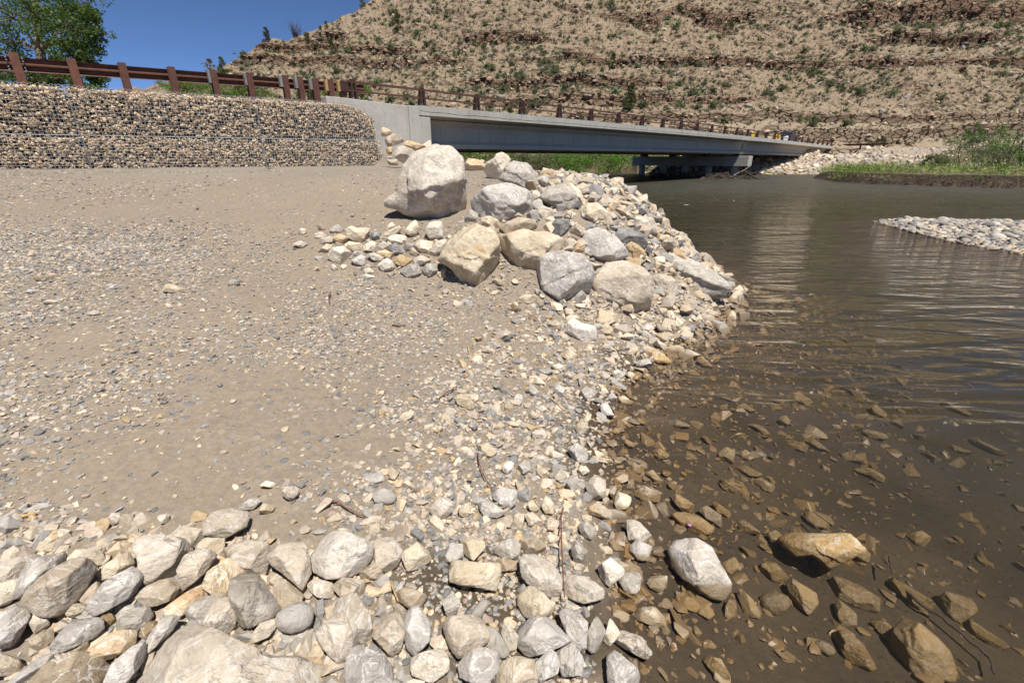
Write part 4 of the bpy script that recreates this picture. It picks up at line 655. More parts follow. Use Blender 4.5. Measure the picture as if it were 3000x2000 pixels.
# rubble tongue left of the pitted boulder
A_ = [([(630, 900), (660, 870), (700, 850), (740, 870), (850, 865), (850, 910), (830, 950), (780, 1003), (680, 962)], 'cream', 'large'), ([(478, 1132), (500, 1080), (520, 1045), (620, 1030), (690, 1080), (660, 1150), (580, 1182)], 'cream', 'large'), ([(618, 1030), (680, 985), (790, 1010), (770, 1060), (690, 1082)], 'cream', 'oblong'), ([(525, 950), (580, 918), (660, 950), (650, 990), (590, 1017), (530, 985)], 'ochre', 'orange-stained'),
 ([(498, 885), (535, 850), (575, 838), (630, 880), (600, 912), (530, 917)], 'grey', 'blocky'), ([(362, 920), (430, 903), (472, 930), (440, 957), (380, 957)], 'cream', 'small'), ([(403, 1000), (440, 960), (525, 940), (520, 990), (430, 1017)], 'pale', 'flat'), ([(418, 1072), (470, 1008), (530, 1020), (490, 1082), (440, 1092)], 'cream', 'humped'), ([(968, 920), (1050, 880), (1122, 848), (1132, 890), (1080, 915), (1000, 947)], 'cream', 'long'),
 ([(988, 960), (1080, 923), (1180, 940), (1170, 1012), (1040, 1007)], 'cream', 'flat-topped'), ([(858, 950), (890, 893), (940, 910), (935, 977), (890, 987)], 'slate', 'upright'), ([(1163, 905), (1200, 850), (1262, 798), (1290, 860), (1262, 952), (1220, 957)], 'cream', 'upright pointed'), ([(1343, 905), (1380, 818), (1480, 808), (1512, 900), (1490, 972), (1400, 987)], 'pale', 'large lumpy'), ([(1253, 1012), (1300, 973), (1410, 990), (1400, 1090), (1340, 1112), (1270, 1062)], 'cream', 'large smooth'),
 ([(1368, 1112), (1440, 1000), (1532, 968), (1500, 1072), (1420, 1127)], 'tan', 'slanting'), ([(868, 1062), (960, 988), (1062, 1060), (1000, 1092), (880, 1097)], 'grey', 'triangular'), ([(1023, 1052), (1080, 998), (1160, 1060), (1150, 1107), (1080, 1112)], 'slate', 'blocky'), ([(913, 1082), (980, 1058), (1077, 1100), (1060, 1142), (960, 1122)], 'ochre', 'rusty orange'), ([(1148, 1052), (1190, 998), (1252, 1010), (1240, 1072), (1180, 1082)], 'grey', 'small blocky'),
 ([(1053, 1172), (1120, 1103), (1232, 1150), (1200, 1207), (1090, 1202)], 'ochre', 'tan-orange'), ([(1233, 1152), (1310, 1108), (1392, 1150), (1350, 1192), (1280, 1202)], 'pale', 'oval'), ([(1118, 1232), (1200, 1200), (1272, 1178), (1312, 1260), (1290, 1307), (1190, 1292)], 'grey', 'broad pointed'), ([(1303, 1242), (1370, 1183), (1452, 1190), (1462, 1240), (1390, 1307)], 'grey', 'blocky'), ([(928, 1192), (1010, 1133), (1092, 1220), (1050, 1252), (960, 1242)], 'pale', 'pointed'),
 ([(688, 1152), (770, 1103), (832, 1130), (820, 1192), (740, 1202)], 'grey', 'flat-faced'), ([(828, 1110), (900, 1088), (992, 1140), (920, 1172)], 'pale', 'flat'), ([(768, 1292), (830, 1273), (907, 1300), (820, 1317)], 'cream', 'thin flat'), ([(798, 1237), (850, 1218), (902, 1270), (820, 1277)], 'cream', 'low'), ([(793, 1022), (860, 983), (922, 1020), (870, 1082), (800, 1072)], 'cream', 'blocky'), ([(998, 872), (1050, 818), (1082, 860), (1010, 882)], 'cream', 'small pointed'),
 ([(1203, 1092), (1240, 1038), (1287, 1100), (1250, 1122)], 'tan', 'small'), ([(1448, 1302), (1500, 1228), (1532, 1240), (1500, 1302)], 'tan', 'wedge-shaped'), ([(218, 890), (250, 870), (288, 868), (285, 920), (230, 932)], 'cream', 'small square'), ([(170, 1010), (230, 980), (310, 1030), (240, 1047)], 'pale', 'half-buried'), ([(510, 1200), (540, 1190), (575, 1230), (540, 1250)], 'pale', 'half-buried'), ([(385, 850), (430, 835), (460, 880), (430, 893)], 'tan', 'pinkish'),
 ([(1000, 1010), (1020, 985), (1050, 1010), (1040, 1030)], 'cream', 'small'), ([(600, 1200), (640, 1190), (660, 1220), (620, 1235)], 'cream', 'small'), ([(700, 1080), (760, 1070), (810, 1110), (740, 1115)], 'grey', 'low'), ([(1840, 800+0), (1840, 770), (1920, 765), (1990, 800), (2000, 850), (1950, 890), (1870, 860)], 'cream', 'rounded')]
for pts, m_, d_ in A_: rock('A', pts, m_, d_)
# tan stones between the gabions and the wing wall
J_ = [([(1768, 770), (1800, 735), (1850, 708), (1962, 780), (1890, 812), (1800, 842)], 'tan', 'large flat-topped', 14.0, 'large tan rock leaning on the concrete wing wall'), ([(1738, 740), (1743, 648), (1800, 665), (1842, 690), (1840, 722), (1780, 742)], 'ochre', '', 15.2, 'brown rock wedged highest between the gabion corner and wing wall'), ([(1778, 852), (1820, 840), (1852, 850), (1842, 912), (1800, 922)], 'ochre', '', 13.6, 'orange-tan rock squeezed between the lower gabion and the white-topped tan rock'),
 ([(1843, 882), (1890, 850), (1942, 828), (2062, 870), (2062, 920), (1962, 1002), (1900, 962)], 'tan', '', 13.3, 'white-topped tan rock below the concrete wing wall'), ([(1948, 800), (2020, 778), (2110, 815), (2192, 850), (2090, 892), (2030, 852)], 'ochre', '', 13.8, 'orange-tan rock below the concrete pilaster, behind the giant pale boulder'), ([(1788, 962), (1900, 963), (1907, 1025), (1820, 1022)], 'tan', '', 12.8, 'squared brown block standing at the foot of the lower gabion corner'), ([(1783, 942), (1840, 933), (1852, 965), (1788, 957)], 'grey', '', 13.1, 'small blue-grey stone above the squared brown block by the gabion')]
for pts, m_, d_, dp, lab in J_: rock('J', pts, m_, d_, depth=dp, label=lab)
# stones of the beach between ramp and water
F_ = [([(1513, 160), (1550, 110), (1600, 73), (1660, 110), (1760, 128), (1757, 242), (1720, 262), (1640, 212)], 'pale', 'large double-humped'), ([(1393, 110), (1500, 98), (1517, 150), (1420, 157)], 'tan', 'flat'), ([(1058, 180), (1140, 153), (1192, 185), (1150, 222), (1080, 217)], 'pale', 'angular'), ([(983, 257), (1050, 233), (1102, 265), (1060, 287)], 'grey', 'half-buried'), ([(1543, 20), (1590, 8), (1607, 50), (1560, 77)], 'tan', 'blocky'), ([(1748, 92), (1790, 63), (1832, 110), (1790, 137)], 'cream', 'blocky'),
 ([(2088, 312), (2160, 288), (2230, 340), (2282, 392), (2240, 407), (2140, 362)], 'ochre', 'wet-edged'), ([(2018, 382), (2110, 348), (2147, 405), (2060, 422)], 'grey', 'angular'), ([(1528, 472), (1570, 438), (1597, 480), (1560, 492)], 'tan', 'round'), ([(1898, 642), (1960, 608), (2017, 660), (1980, 682)], 'ochre', 'angular'), ([(1833, 617), (1870, 588), (1902, 625), (1860, 647)], 'grey', 'small'), ([(1783, 682), (1830, 658), (1882, 750), (1800, 767)], 'grey', 'upright'), ([(788, 622), (830, 598), (932, 680), (880, 707), (800, 672)], 'cream', 'curved'),
 ([(698, 722), (740, 683), (807, 720), (780, 767), (710, 762)], 'pale', 'rounded'), ([(868, 802), (900, 768), (947, 800), (910, 852)], 'grey', 'blocky'), ([(1463, 562), (1500, 533), (1542, 560), (1510, 632), (1470, 612)], 'grey', 'upright'), ([(1268, 572), (1310, 528), (1372, 590), (1300, 612)], 'grey', 'pointed'), ([(1608, 832), (1650, 778), (1712, 830), (1690, 872), (1630, 877)], 'tan', 'knobbly'), ([(1298, 1062), (1350, 1013), (1447, 1060), (1400, 1107), (1320, 1092)], 'pale', 'rounded'),
 ([(1558, 972), (1630, 933), (1702, 1010), (1692, 1077), (1600, 1062)], 'grey', 'large flat'), ([(938, 952), (1020, 928), (1077, 1000), (1030, 1037), (960, 1012)], 'cream', 'half-buried'), ([(1098, 1112), (1150, 1058), (1192, 1080), (1150, 1152)], 'pale', 'angular'), ([(1213, 1092), (1290, 1053), (1327, 1130), (1230, 1152)], 'grey', 'low'), ([(1688, 1222), (1740, 1158), (1822, 1190), (1802, 1312), (1720, 1302)], 'tan', 'large'), ([(1428, 1002), (1480, 988), (1547, 1020), (1490, 1047)], 'cream', 'oval'), ([(1153, 1012), (1180, 983), (1227, 1010), (1200, 1047)], 'grey', 'round'),
 ([(1308, 862), (1380, 838), (1432, 870), (1400, 912), (1320, 892)], 'pale', 'flat'), ([(2040, 1260), (2080, 1225), (2160, 1260), (2120, 1320), (2060, 1310)], 'brown', 'wet'), ([(1965, 1130), (2010, 1065), (2090, 1115), (2040, 1155)], 'brown', 'wet'), ([(2090, 1140), (2150, 1120), (2220, 1200), (2200, 1228), (2130, 1190)], 'ochre', 'wet'), ([(2010, 1280), (2060, 1240), (2200, 1290), (2190, 1340), (2100, 1352)], 'brown', 'broad wet'), ([(1725, 1020), (1780, 1030), (1870, 1050), (1840, 1080), (1760, 1060)], 'ochre', 'wet'),
 ([(2140, 990), (2190, 975), (2260, 1020), (2200, 1052)], 'ochre', 'shallow-water'), ([(1900, 790), (1950, 780), (2010, 820), (1960, 830)], 'ochre', 'shallow-water'), ([(2030, 770), (2060, 762), (2100, 800), (2070, 815)], 'ochre', 'shallow-water'), ([(1810, 900), (1830, 885), (1850, 900), (1835, 918)], 'ochre', 'small'), ([(1860, 850), (1890, 832), (1925, 855), (1890, 880)], 'ochre', 'small wet'), ([(1940, 930), (1970, 905), (2025, 940), (2000, 975)], 'ochre', 'shallow-water'),
 ([(1640, 590), (1690, 545), (1760, 580), (1740, 640), (1680, 650)], 'grey', 'blocky'), ([(1860, 450), (1900, 425), (1960, 450), (1930, 500), (1880, 490)], 'pale', 'blocky'), ([(1770, 460), (1810, 440), (1855, 470), (1840, 500), (1785, 500)], 'pale', 'blocky'), ([(2068, 470), (2100, 452), (2137, 475), (2110, 505)], 'ochre', 'reddish'), ([(1960, 460), (1995, 440), (2025, 465), (2000, 497)], 'cream', 'small'), ([(1320, 520), (1350, 475), (1410, 520), (1370, 545)], 'cream', 'pointed'),
 ([(1180, 640), (1215, 595), (1255, 650), (1220, 680)], 'pale', 'humped'), ([(1050, 830), (1090, 790), (1135, 825), (1090, 860)], 'cream', 'angular'), ([(1285, 740), (1320, 712), (1368, 745), (1330, 775)], 'tan', 'rounded'), ([(1355, 700), (1385, 675), (1418, 705), (1385, 725)], 'cream', 'small square'), ([(1350, 650), (1450, 395), (1450, 396), (1351, 651)], 'x', ''), ([(1440, 410), (1500, 385), (1550, 420), (1500, 450)], 'cream', 'low'), ([(1360, 440), (1420, 418), (1465, 450), (1400, 465)], 'grey', 'angular'), ([(1520, 340), (1570, 290), (1625, 330), (1590, 375)], 'cream', 'angular'), ([(1450, 1160), (1520, 1110), (1560, 1170), (1500, 1200)], 'pale', 'angular'), ([(1625, 1110), (1680, 1090), (1710, 1130), (1650, 1160)], 'cream', 'angular'), ([(1540, 1240), (1600, 1150), (1640, 1200), (1590, 1290)], 'grey', 'angular')]
for pts, m_, d_ in F_:
    if m_ != 'x': rock('F', pts, m_, d_)
rock('F', [(213, 1300), (230, 1270), (260, 1248), (300, 1247), (340, 1258), (383, 1308), (360, 1345), (320, 1357), (270, 1357), (230, 1345)], 'cob', '', label='smooth egg-shaped grey-tan cobble lying alone on the pebbles', rounded=True, thick=.6)
rock('F', [(773, 775), (785, 762), (812, 757), (850, 775), (868, 790), (860, 806), (840, 811), (800, 800)], 'slate', '', label='flat slate blue cobble among the cream shore stones', rounded=True, thick=.5)
rock('F', [(1853, 515), (1862, 502), (1885, 500), (1950, 540), (1972, 570), (1960, 577), (1905, 567), (1870, 545)], 'cob', '', label='long smooth tan cobble at the very edge of the water', rounded=True, thick=.6)
D_ = [([(848, 222), (900, 138), (990, 140), (1002, 230), (950, 277), (880, 272)], 'pale', 'lumpy'), ([(1043, 202), (1090, 173), (1127, 205), (1100, 272), (1055, 252)], 'cream', 'rounded'), ([(1183, 170), (1260, 158), (1362, 240), (1300, 272), (1230, 257)], 'grey', 'flat'), ([(1278, 110), (1350, 63), (1440, 88), (1442, 160), (1390, 212), (1300, 142)], 'grey', 'large'), ([(1918, 52), (1970, -10), (2052, 20), (2057, 110), (1990, 152)], 'tan', 'large rounded'), ([(1928, 212), (2000, 163), (2092, 240), (2060, 282), (1940, 242)], 'cream', 'flat'),
 ([(2113, 162), (2140, 98), (2232, 140), (2200, 212), (2130, 217)], 'cream', 'wet-footed'), ([(2208, 280), (2290, 315), (2370, 400), (2345, 425), (2230, 462)], 'pale', 'large triangular'), ([(2208, 492), (2270, 428), (2372, 470), (2340, 562), (2240, 552)], 'grey', 'large'), ([(2003, 622), (2090, 553), (2182, 640), (2080, 742), (2020, 692)], 'cream', 'cube-shaped'), ([(2148, 702), (2200, 658), (2302, 660), (2290, 762), (2230, 812)], 'grey', 'angular'),
 ([(18, 562), (40, 490), (60, 428), (130, 388), (260, 398), (350, 430), (442, 472), (432, 570), (380, 630), (310, 672), (150, 687), (50, 652)], 'pale', 'very large'), ([(448, 472), (490, 418), (590, 418), (652, 500), (612, 600), (560, 642), (490, 592)], 'tan', 'large'), ([(648, 522), (740, 448), (852, 550), (770, 622), (690, 632)], 'cream', 'angular'), ([(1283, 592), (1340, 558), (1452, 570), (1457, 630), (1340, 642)], 'tan', 'mauve-brown'), ([(1058, 450), (1130, 398), (1217, 410), (1222, 480), (1150, 562), (1090, 532)], 'cream', 'blocky'),
 ([(1278, 502), (1350, 450), (1410, 403), (1467, 460), (1452, 550), (1380, 562)], 'grey', 'angular'), ([(1468, 422), (1560, 398), (1642, 480), (1610, 522), (1500, 522)], 'tan', 'angular'), ([(1468, 562), (1510, 535), (1560, 528), (1692, 600), (1752, 690), (1742, 792), (1680, 817), (1560, 762), (1490, 682)], 'pale', 'large white-topped'), ([(1768, 742), (1820, 668), (1910, 678), (1980, 715), (2032, 760), (2042, 822), (1900, 857), (1780, 812)], 'pale', 'broad'), ([(1448, 872), (1455, 810), (1472, 778), (1540, 743), (1620, 800), (1702, 900), (1580, 982), (1500, 952)], 'cream', 'orange-tinted'),
 ([(1448, 1092), (1480, 1030), (1530, 978), (1660, 963), (1740, 1020), (1802, 1090), (1790, 1132), (1640, 1192), (1530, 1227), (1470, 1162)], 'grey', 'large flat'), ([(943, 1012), (970, 958), (1070, 945), (1180, 948), (1252, 1060), (1240, 1122), (1130, 1202), (1040, 1232), (980, 1152)], 'tan', 'large'), ([(933, 852), (990, 798), (1052, 840), (1032, 920), (970, 952)], 'grey', 'streaked'), ([(618, 782), (700, 748), (822, 810), (800, 872), (740, 912), (640, 842)], 'tan', 'dusty'), ([(453, 1092), (500, 1020), (560, 958), (650, 908), (672, 1060), (640, 1192), (580, 1222)], 'tan', 'upright dusty'),
 ([(668, 922), (700, 890), (760, 888), (842, 1000), (842, 1120), (740, 1217), (680, 1180)], 'grey', 'upright'), ([(148, 972), (220, 828), (340, 798), (422, 920), (452, 1060), (420, 1132), (330, 1060), (250, 990)], 'pale', 'large leaning'), ([(58, 1082), (160, 968), (270, 998), (372, 1100), (350, 1182), (210, 1277), (120, 1182)], 'tan', 'large'), ([(268, 1302), (290, 1220), (330, 1158), (480, 1208), (582, 1300), (577, 1430), (270, 1430)], 'grey', 'large'), ([(713, 1232), (830, 1195), (942, 1163), (977, 1310), (860, 1402), (730, 1352)], 'cream', 'flat square'),
 ([(1043, 1292), (1090, 1198), (1200, 1168), (1322, 1200), (1312, 1320), (1230, 1430), (1060, 1372)], 'grey', 'large pale-edged'), ([(1308, 1282), (1440, 1228), (1552, 1250), (1582, 1430), (1310, 1430)], 'cream', 'large square'), ([(1558, 1292), (1680, 1178), (1742, 1250), (1712, 1342), (1590, 1402)], 'grey', 'slanting'), ([(1738, 922), (1800, 898), (1880, 950), (1932, 1000), (1922, 1150), (1870, 1202), (1800, 1052)], 'grey', 'long leaning'), ([(1718, 1202), (1830, 1138), (1902, 1250), (1892, 1352), (1760, 1362)], 'grey', 'broad'), ([(1913, 1102), (1990, 958), (2052, 1060), (1990, 1207), (1920, 1162)], 'grey', 'upright pointed'),
 ([(2098, 1102), (2200, 1058), (2312, 1100), (2372, 1200), (2345, 1252), (2200, 1172)], 'pale', 'large wet-footed'), ([(2068, 1232), (2120, 1188), (2292, 1330), (2272, 1430), (2080, 1430)], 'grey', 'half-sunk flat'), ([(173, 742), (250, 688), (402, 710), (402, 800), (260, 842)], 'tan', 'half-buried dusty'), ([(-2, 722), (80, 688), (172, 720), (182, 820), (80, 802)], 'tan', 'dusty'), ([(1338, 1062), (1390, 1008), (1452, 1080), (1442, 1162), (1400, 1192)], 'pale', 'small'), ([(358, 652), (460, 578), (522, 630), (502, 692), (370, 692)], 'tan', 'shaded'),
 ([(1870, 330), (1910, 290), (1990, 350), (1960, 420), (1900, 410)], 'grey', 'faceted'), ([(1638, 310), (1680, 270), (1735, 300), (1710, 360), (1660, 355)], 'cream', 'round'), ([(1500, 250), (1550, 235), (1615, 290), (1590, 340), (1530, 320)], 'cream', 'blocky'), ([(1820, 470), (1870, 445), (1930, 500), (1900, 590), (1840, 560)], 'grey', 'blocky'), ([(1630, 420), (1690, 385), (1745, 410), (1720, 455), (1650, 450)], 'cream', 'oval'), ([(1515, 180), (1560, 165), (1600, 215), (1560, 240)], 'cream', 'small'), ([(1615, 200), (1650, 125), (1705, 200), (1690, 245), (1640, 240)], 'cream', 'pointed'), ([(880, 1200+0), (900, 1140), (960, 1100), (975, 1130), (920, 1180)], 'cream', 'thin'), ([(950, 570), (990, 450), (1070, 460), (1075, 540), (1000, 590)], 'grey', 'pale-topped'), ([(2040, 1140), (2090, 970), (2155, 1070), (2090, 1150)], 'cream', 'slanting'), ([(2260, 960), (2290, 905), (2352, 905), (2352, 1010), (2290, 1010)], 'x', '')]
for pts, m_, d_ in D_:
    if m_ != 'x': rock('D', pts, m_, d_)
hero('slabstone', 'the squared cream slab', 'D', [(983, 662), (990, 610), (1000, 568), (1160, 588), (1322, 593), (1318, 650), (1312, 700), (1287, 772), (1150, 745), (1060, 735), (990, 712)], 'cream', '', label='squared cream slab with dark specks lying above the damp brown silt', thick=.5, nf=3, facets=[((0, .1, 1), .7), ((0, -.7, .7), .86)])
rock('D', [(1123, 950), (1150, 900), (1200, 840), (1235, 838), (1248, 855), (1240, 890), (1192, 962), (1150, 965)], 'cob', '', label='long smooth tan cobble lying on damp silt below the squared cream slab', rounded=True, thick=.7)
rock('D', [(1240, 1020), (1300, 1040), (1350, 1110), (1390, 1180), (1385, 1220), (1350, 1237), (1300, 1222), (1225, 1160)], 'cob', '', label='flat mauve-grey cobble tucked behind a large tan rock near the bottom', rounded=True, thick=.4)
# lower left stones
C_ = [([(1393, 332), (1420, 285), (1460, 238), (1600, 208), (1712, 240), (1705, 290), (1690, 335), (1550, 412), (1420, 392)], 'pale', 'large slab-like'), ([(1168, 402), (1250, 333), (1402, 350), (1402, 430), (1330, 492)], 'pale', 'white-dusted'), ([(903, 472), (950, 420), (1000, 398), (1130, 398), (1252, 430), (1322, 492), (1290, 560), (1242, 622), (1180, 682), (1000, 712), (960, 640), (950, 530)], 'pale', 'very large rough'), ([(1343, 492), (1430, 408), (1547, 420), (1542, 552), (1490, 522)], 'cream', 'cracked'),
 ([(1228, 632), (1270, 538), (1330, 505), (1400, 488), (1492, 530), (1440, 600), (1400, 652), (1260, 772)], 'tan', 'long flat'), ([(668, 652), (720, 598), (800, 550), (890, 503), (922, 580), (890, 642), (800, 675), (700, 697)], 'cream', 'brick-shaped'), ([(598, 892), (650, 800), (720, 718), (810, 665), (900, 618), (950, 655), (992, 710), (960, 782), (880, 830), (800, 872), (720, 915), (650, 952)], 'grey', 'long dark'), ([(938, 822), (970, 780), (1020, 738), (1100, 705), (1180, 688), (1237, 740), (1190, 832), (1010, 897)], 'tan', 'loaf-shaped'),
 ([(1393, 742), (1440, 640), (1500, 600), (1560, 558), (1650, 558), (1707, 640), (1660, 720), (1600, 802), (1510, 832)], 'ochre', 'yellow-stained'), ([(1558, 482), (1640, 450), (1700, 428), (1842, 440), (1845, 510), (1842, 580), (1812, 692), (1700, 652), (1560, 542)], 'pale', 'square'), ([(1838, 532), (1880, 478), (1980, 460), (2092, 448), (2122, 520), (2137, 650), (2080, 767), (1980, 672), (1870, 592)], 'tan', 'large angular'), ([(1598, 802), (1620, 730), (1650, 668), (1760, 678), (1850, 790), (1932, 900), (1922, 932), (1780, 990), (1640, 1047), (1620, 962)], 'grey', 'large wedge'),
 ([(1398, 1002), (1450, 910), (1510, 818), (1640, 848), (1630, 920), (1612, 1000), (1580, 1072)], 'tan', 'tall'), ([(1273, 922), (1370, 828), (1492, 808), (1480, 882), (1400, 1002), (1300, 982)], 'grey', 'triangular'), ([(153, 852), (200, 770), (250, 698), (360, 630), (480, 568), (560, 560), (610, 572), (657, 612), (635, 680), (600, 742), (520, 850), (420, 932), (350, 945), (280, 942)], 'tan', 'large pitted round'), ([(93, 832), (115, 740), (140, 658), (250, 558), (350, 535), (442, 518), (452, 590), (300, 682), (160, 802)], 'grey', 'long slanting'),
 ([(-40, 602), (100, 560), (262, 528), (282, 560), (200, 610), (140, 662), (100, 722), (-40, 732)], 'pale', 'large flat'), ([(-40, 742), (122, 698), (132, 782), (60, 862), (-40, 882)], 'cream', 'broad'), ([(-40, 982), (90, 878), (192, 888), (202, 952), (160, 1030), (120, 1102), (60, 1167), (-40, 1162)], 'grey', 'large leaning'), ([(188, 972), (230, 928), (290, 928), (347, 1010), (240, 1072)], 'tan', 'faceted'), ([(203, 1112), (300, 1048), (362, 1048), (362, 1112), (280, 1182), (210, 1162)], 'tan', 'smooth'), ([(348, 1162), (400, 1095), (450, 1038), (560, 958), (692, 968), (702, 1040), (640, 1102), (540, 1145), (440, 1192), (370, 1212)], 'grey', 'broad humped'),
 ([(453, 942), (500, 868), (582, 858), (592, 920), (530, 952)], 'tan', 'small rounded'), ([(798, 1012), (860, 918), (930, 905), (1000, 903), (1062, 950), (990, 1010), (930, 1062), (820, 1062)], 'grey', 'flat slanting'), ([(1128, 902), (1210, 840), (1300, 778), (1442, 778), (1380, 852), (1240, 952), (1150, 952)], 'ochre', 'rough'), ([(588, 1192), (700, 1120), (800, 1058), (870, 1050), (942, 1048), (932, 1142), (830, 1200), (740, 1252)], 'ochre', 'flat yellow'), ([(698, 1440), (760, 1288), (830, 1225), (900, 1168), (982, 1138), (1032, 1200), (960, 1280), (900, 1352), (850, 1440)], 'grey', 'large smooth slanting'),
 ([(988, 1152), (1060, 1050), (1140, 948), (1242, 960), (1180, 1062), (1040, 1192)], 'grey', 'long tilted'), ([(178, 1440), (300, 1288), (440, 1218), (540, 1205), (642, 1208), (752, 1290), (692, 1402), (500, 1440)], 'brown', 'large crusty'), ([(-60, 1372), (-60, 1218), (112, 1238), (162, 1300), (90, 1352)], 'tan', 'blocky'), ([(18, 1440), (180, 1298), (260, 1240), (350, 1188), (382, 1240), (180, 1392)], 'grey', 'thin slab'), ([(1718, 1102), (1800, 998), (1892, 968), (1902, 1020), (1850, 1092), (1740, 1132)], 'tan', 'flat'), ([(1878, 742), (1950, 698), (2092, 810), (2062, 862), (1950, 907)], 'tan', 'triangular'),
 ([(1833, 702), (1880, 648), (1972, 690), (1900, 742)], 'tan', 'low'), ([(533, 542), (620, 478), (702, 458), (692, 492), (580, 562)], 'tan', 'thin'), ([(588, 582), (690, 488), (737, 580), (660, 602)], 'tan', 'triangular'), ([(538, 822), (640, 728), (702, 738), (640, 862), (580, 862)], 'tan', 'shaded'), ([(368, 1262), (480, 1165), (590, 1078), (597, 1180), (500, 1232)], 'tan', 'wedge-shaped'), ([(395, 375), (420, 350), (490, 360), (480, 400), (410, 410)], 'cream', 'small oval'), ([(750, 300), (770, 240), (830, 245), (835, 290), (780, 325)], 'tan', 'small knobbly'),
 ([(1085, 275), (1130, 245), (1170, 260), (1160, 300), (1110, 310)], 'pale', 'small knobbly'), ([(1790, 50), (1830, 20), (1905, 40), (1880, 70)], 'cream', 'flat'), ([(1945, 110), (1965, 60), (2050, 65), (2060, 110), (2000, 155)], 'pale', 'whitish'), ([(1780, 230), (1810, 175), (1890, 190), (1850, 250)], 'cream', 'small'), ([(1640, 215), (1730, 135), (1800, 160), (1740, 215)], 'grey', 'wedge-shaped'), ([(560, 925), (590, 900), (635, 945), (600, 960)], 'grey', 'small'), ([(690, 960), (760, 915), (805, 1000), (740, 1020)], 'brown', 'shaded'), ([(950, 1080), (1000, 1000), (1080, 985), (1075, 1040), (1000, 1110)], 'brown', 'shaded')]
for pts, m_, d_ in C_: rock('C', pts, m_, d_)
hero('front', 'the big cream boulder at the bottom edge', 'C', [(840, 1480), (920, 1350), (1000, 1248), (1120, 1130), (1230, 1018), (1300, 1010), (1372, 1008), (1482, 1038), (1590, 1095), (1702, 1148), (1800, 1190), (1882, 1228), (1970, 1225), (2062, 1228), (2160, 1270), (2262, 1308), (2380, 1440), (2300, 1620), (1900, 1750), (1300, 1750), (900, 1620)], 'pale', '', label='big cream boulder cut off by the bottom edge of the photo, nearest the viewer', thick=.75, depth=1.27, nf=5, facets=[((.15, .55, .8), .66), ((-.2, .1, .95), .72)], rough=.8, ledge=((-.4, 1, .1, .05), (.3, 1, .45, .04)))
hero('cobble', 'the smooth round cobble', 'C', [(1903, 972), (1920, 930), (1960, 898), (2020, 870), (2080, 853), (2125, 870), (2152, 905), (2150, 960), (2130, 1012), (2080, 1045), (2010, 1062), (1950, 1050), (1915, 1020)], 'cob', '', label='smooth round grey-brown cobble on damp soil above the big foreground boulder', rounded=True, thick=.8)
# stones standing in the shallows and under water
hero('wetwhite', 'the white-topped wet boulder', 'E', [(298, 442), (340, 388), (410, 378), (480, 378), (562, 430), (602, 520), (640, 580), (672, 640), (660, 690), (632, 742), (540, 722), (480, 680), (420, 632), (360, 590), (320, 542)], 'pale', '', label='white-topped boulder standing half dry at the water edge', nf=6, thick=.7, lift=.03, ledge=((-.9, .5, -.35, .1),))
hero('petal', 'the ochre rock with a pink petal', 'E', [(318, 232), (350, 215), (400, 213), (480, 233), (572, 300), (562, 330), (500, 352), (400, 312), (350, 270)], 'ochre', '', label='wet ochre rock with a pink petal on it, at the water edge', lift=.02)
hero('wetochre', 'the large wet ochre boulder', 'E', [(903, 452), (940, 425), (980, 403), (1080, 408), (1180, 418), (1250, 412), (1312, 413), (1360, 460), (1410, 512), (1360, 542), (1290, 580), (1200, 622), (1150, 580), (1100, 545), (1010, 552)], 'ochre', '', label='large wet ochre boulder breaking the surface of the shallow water', nf=6, thick=.7, lift=.10, ledge=((.1, 1, -.2, .12),))
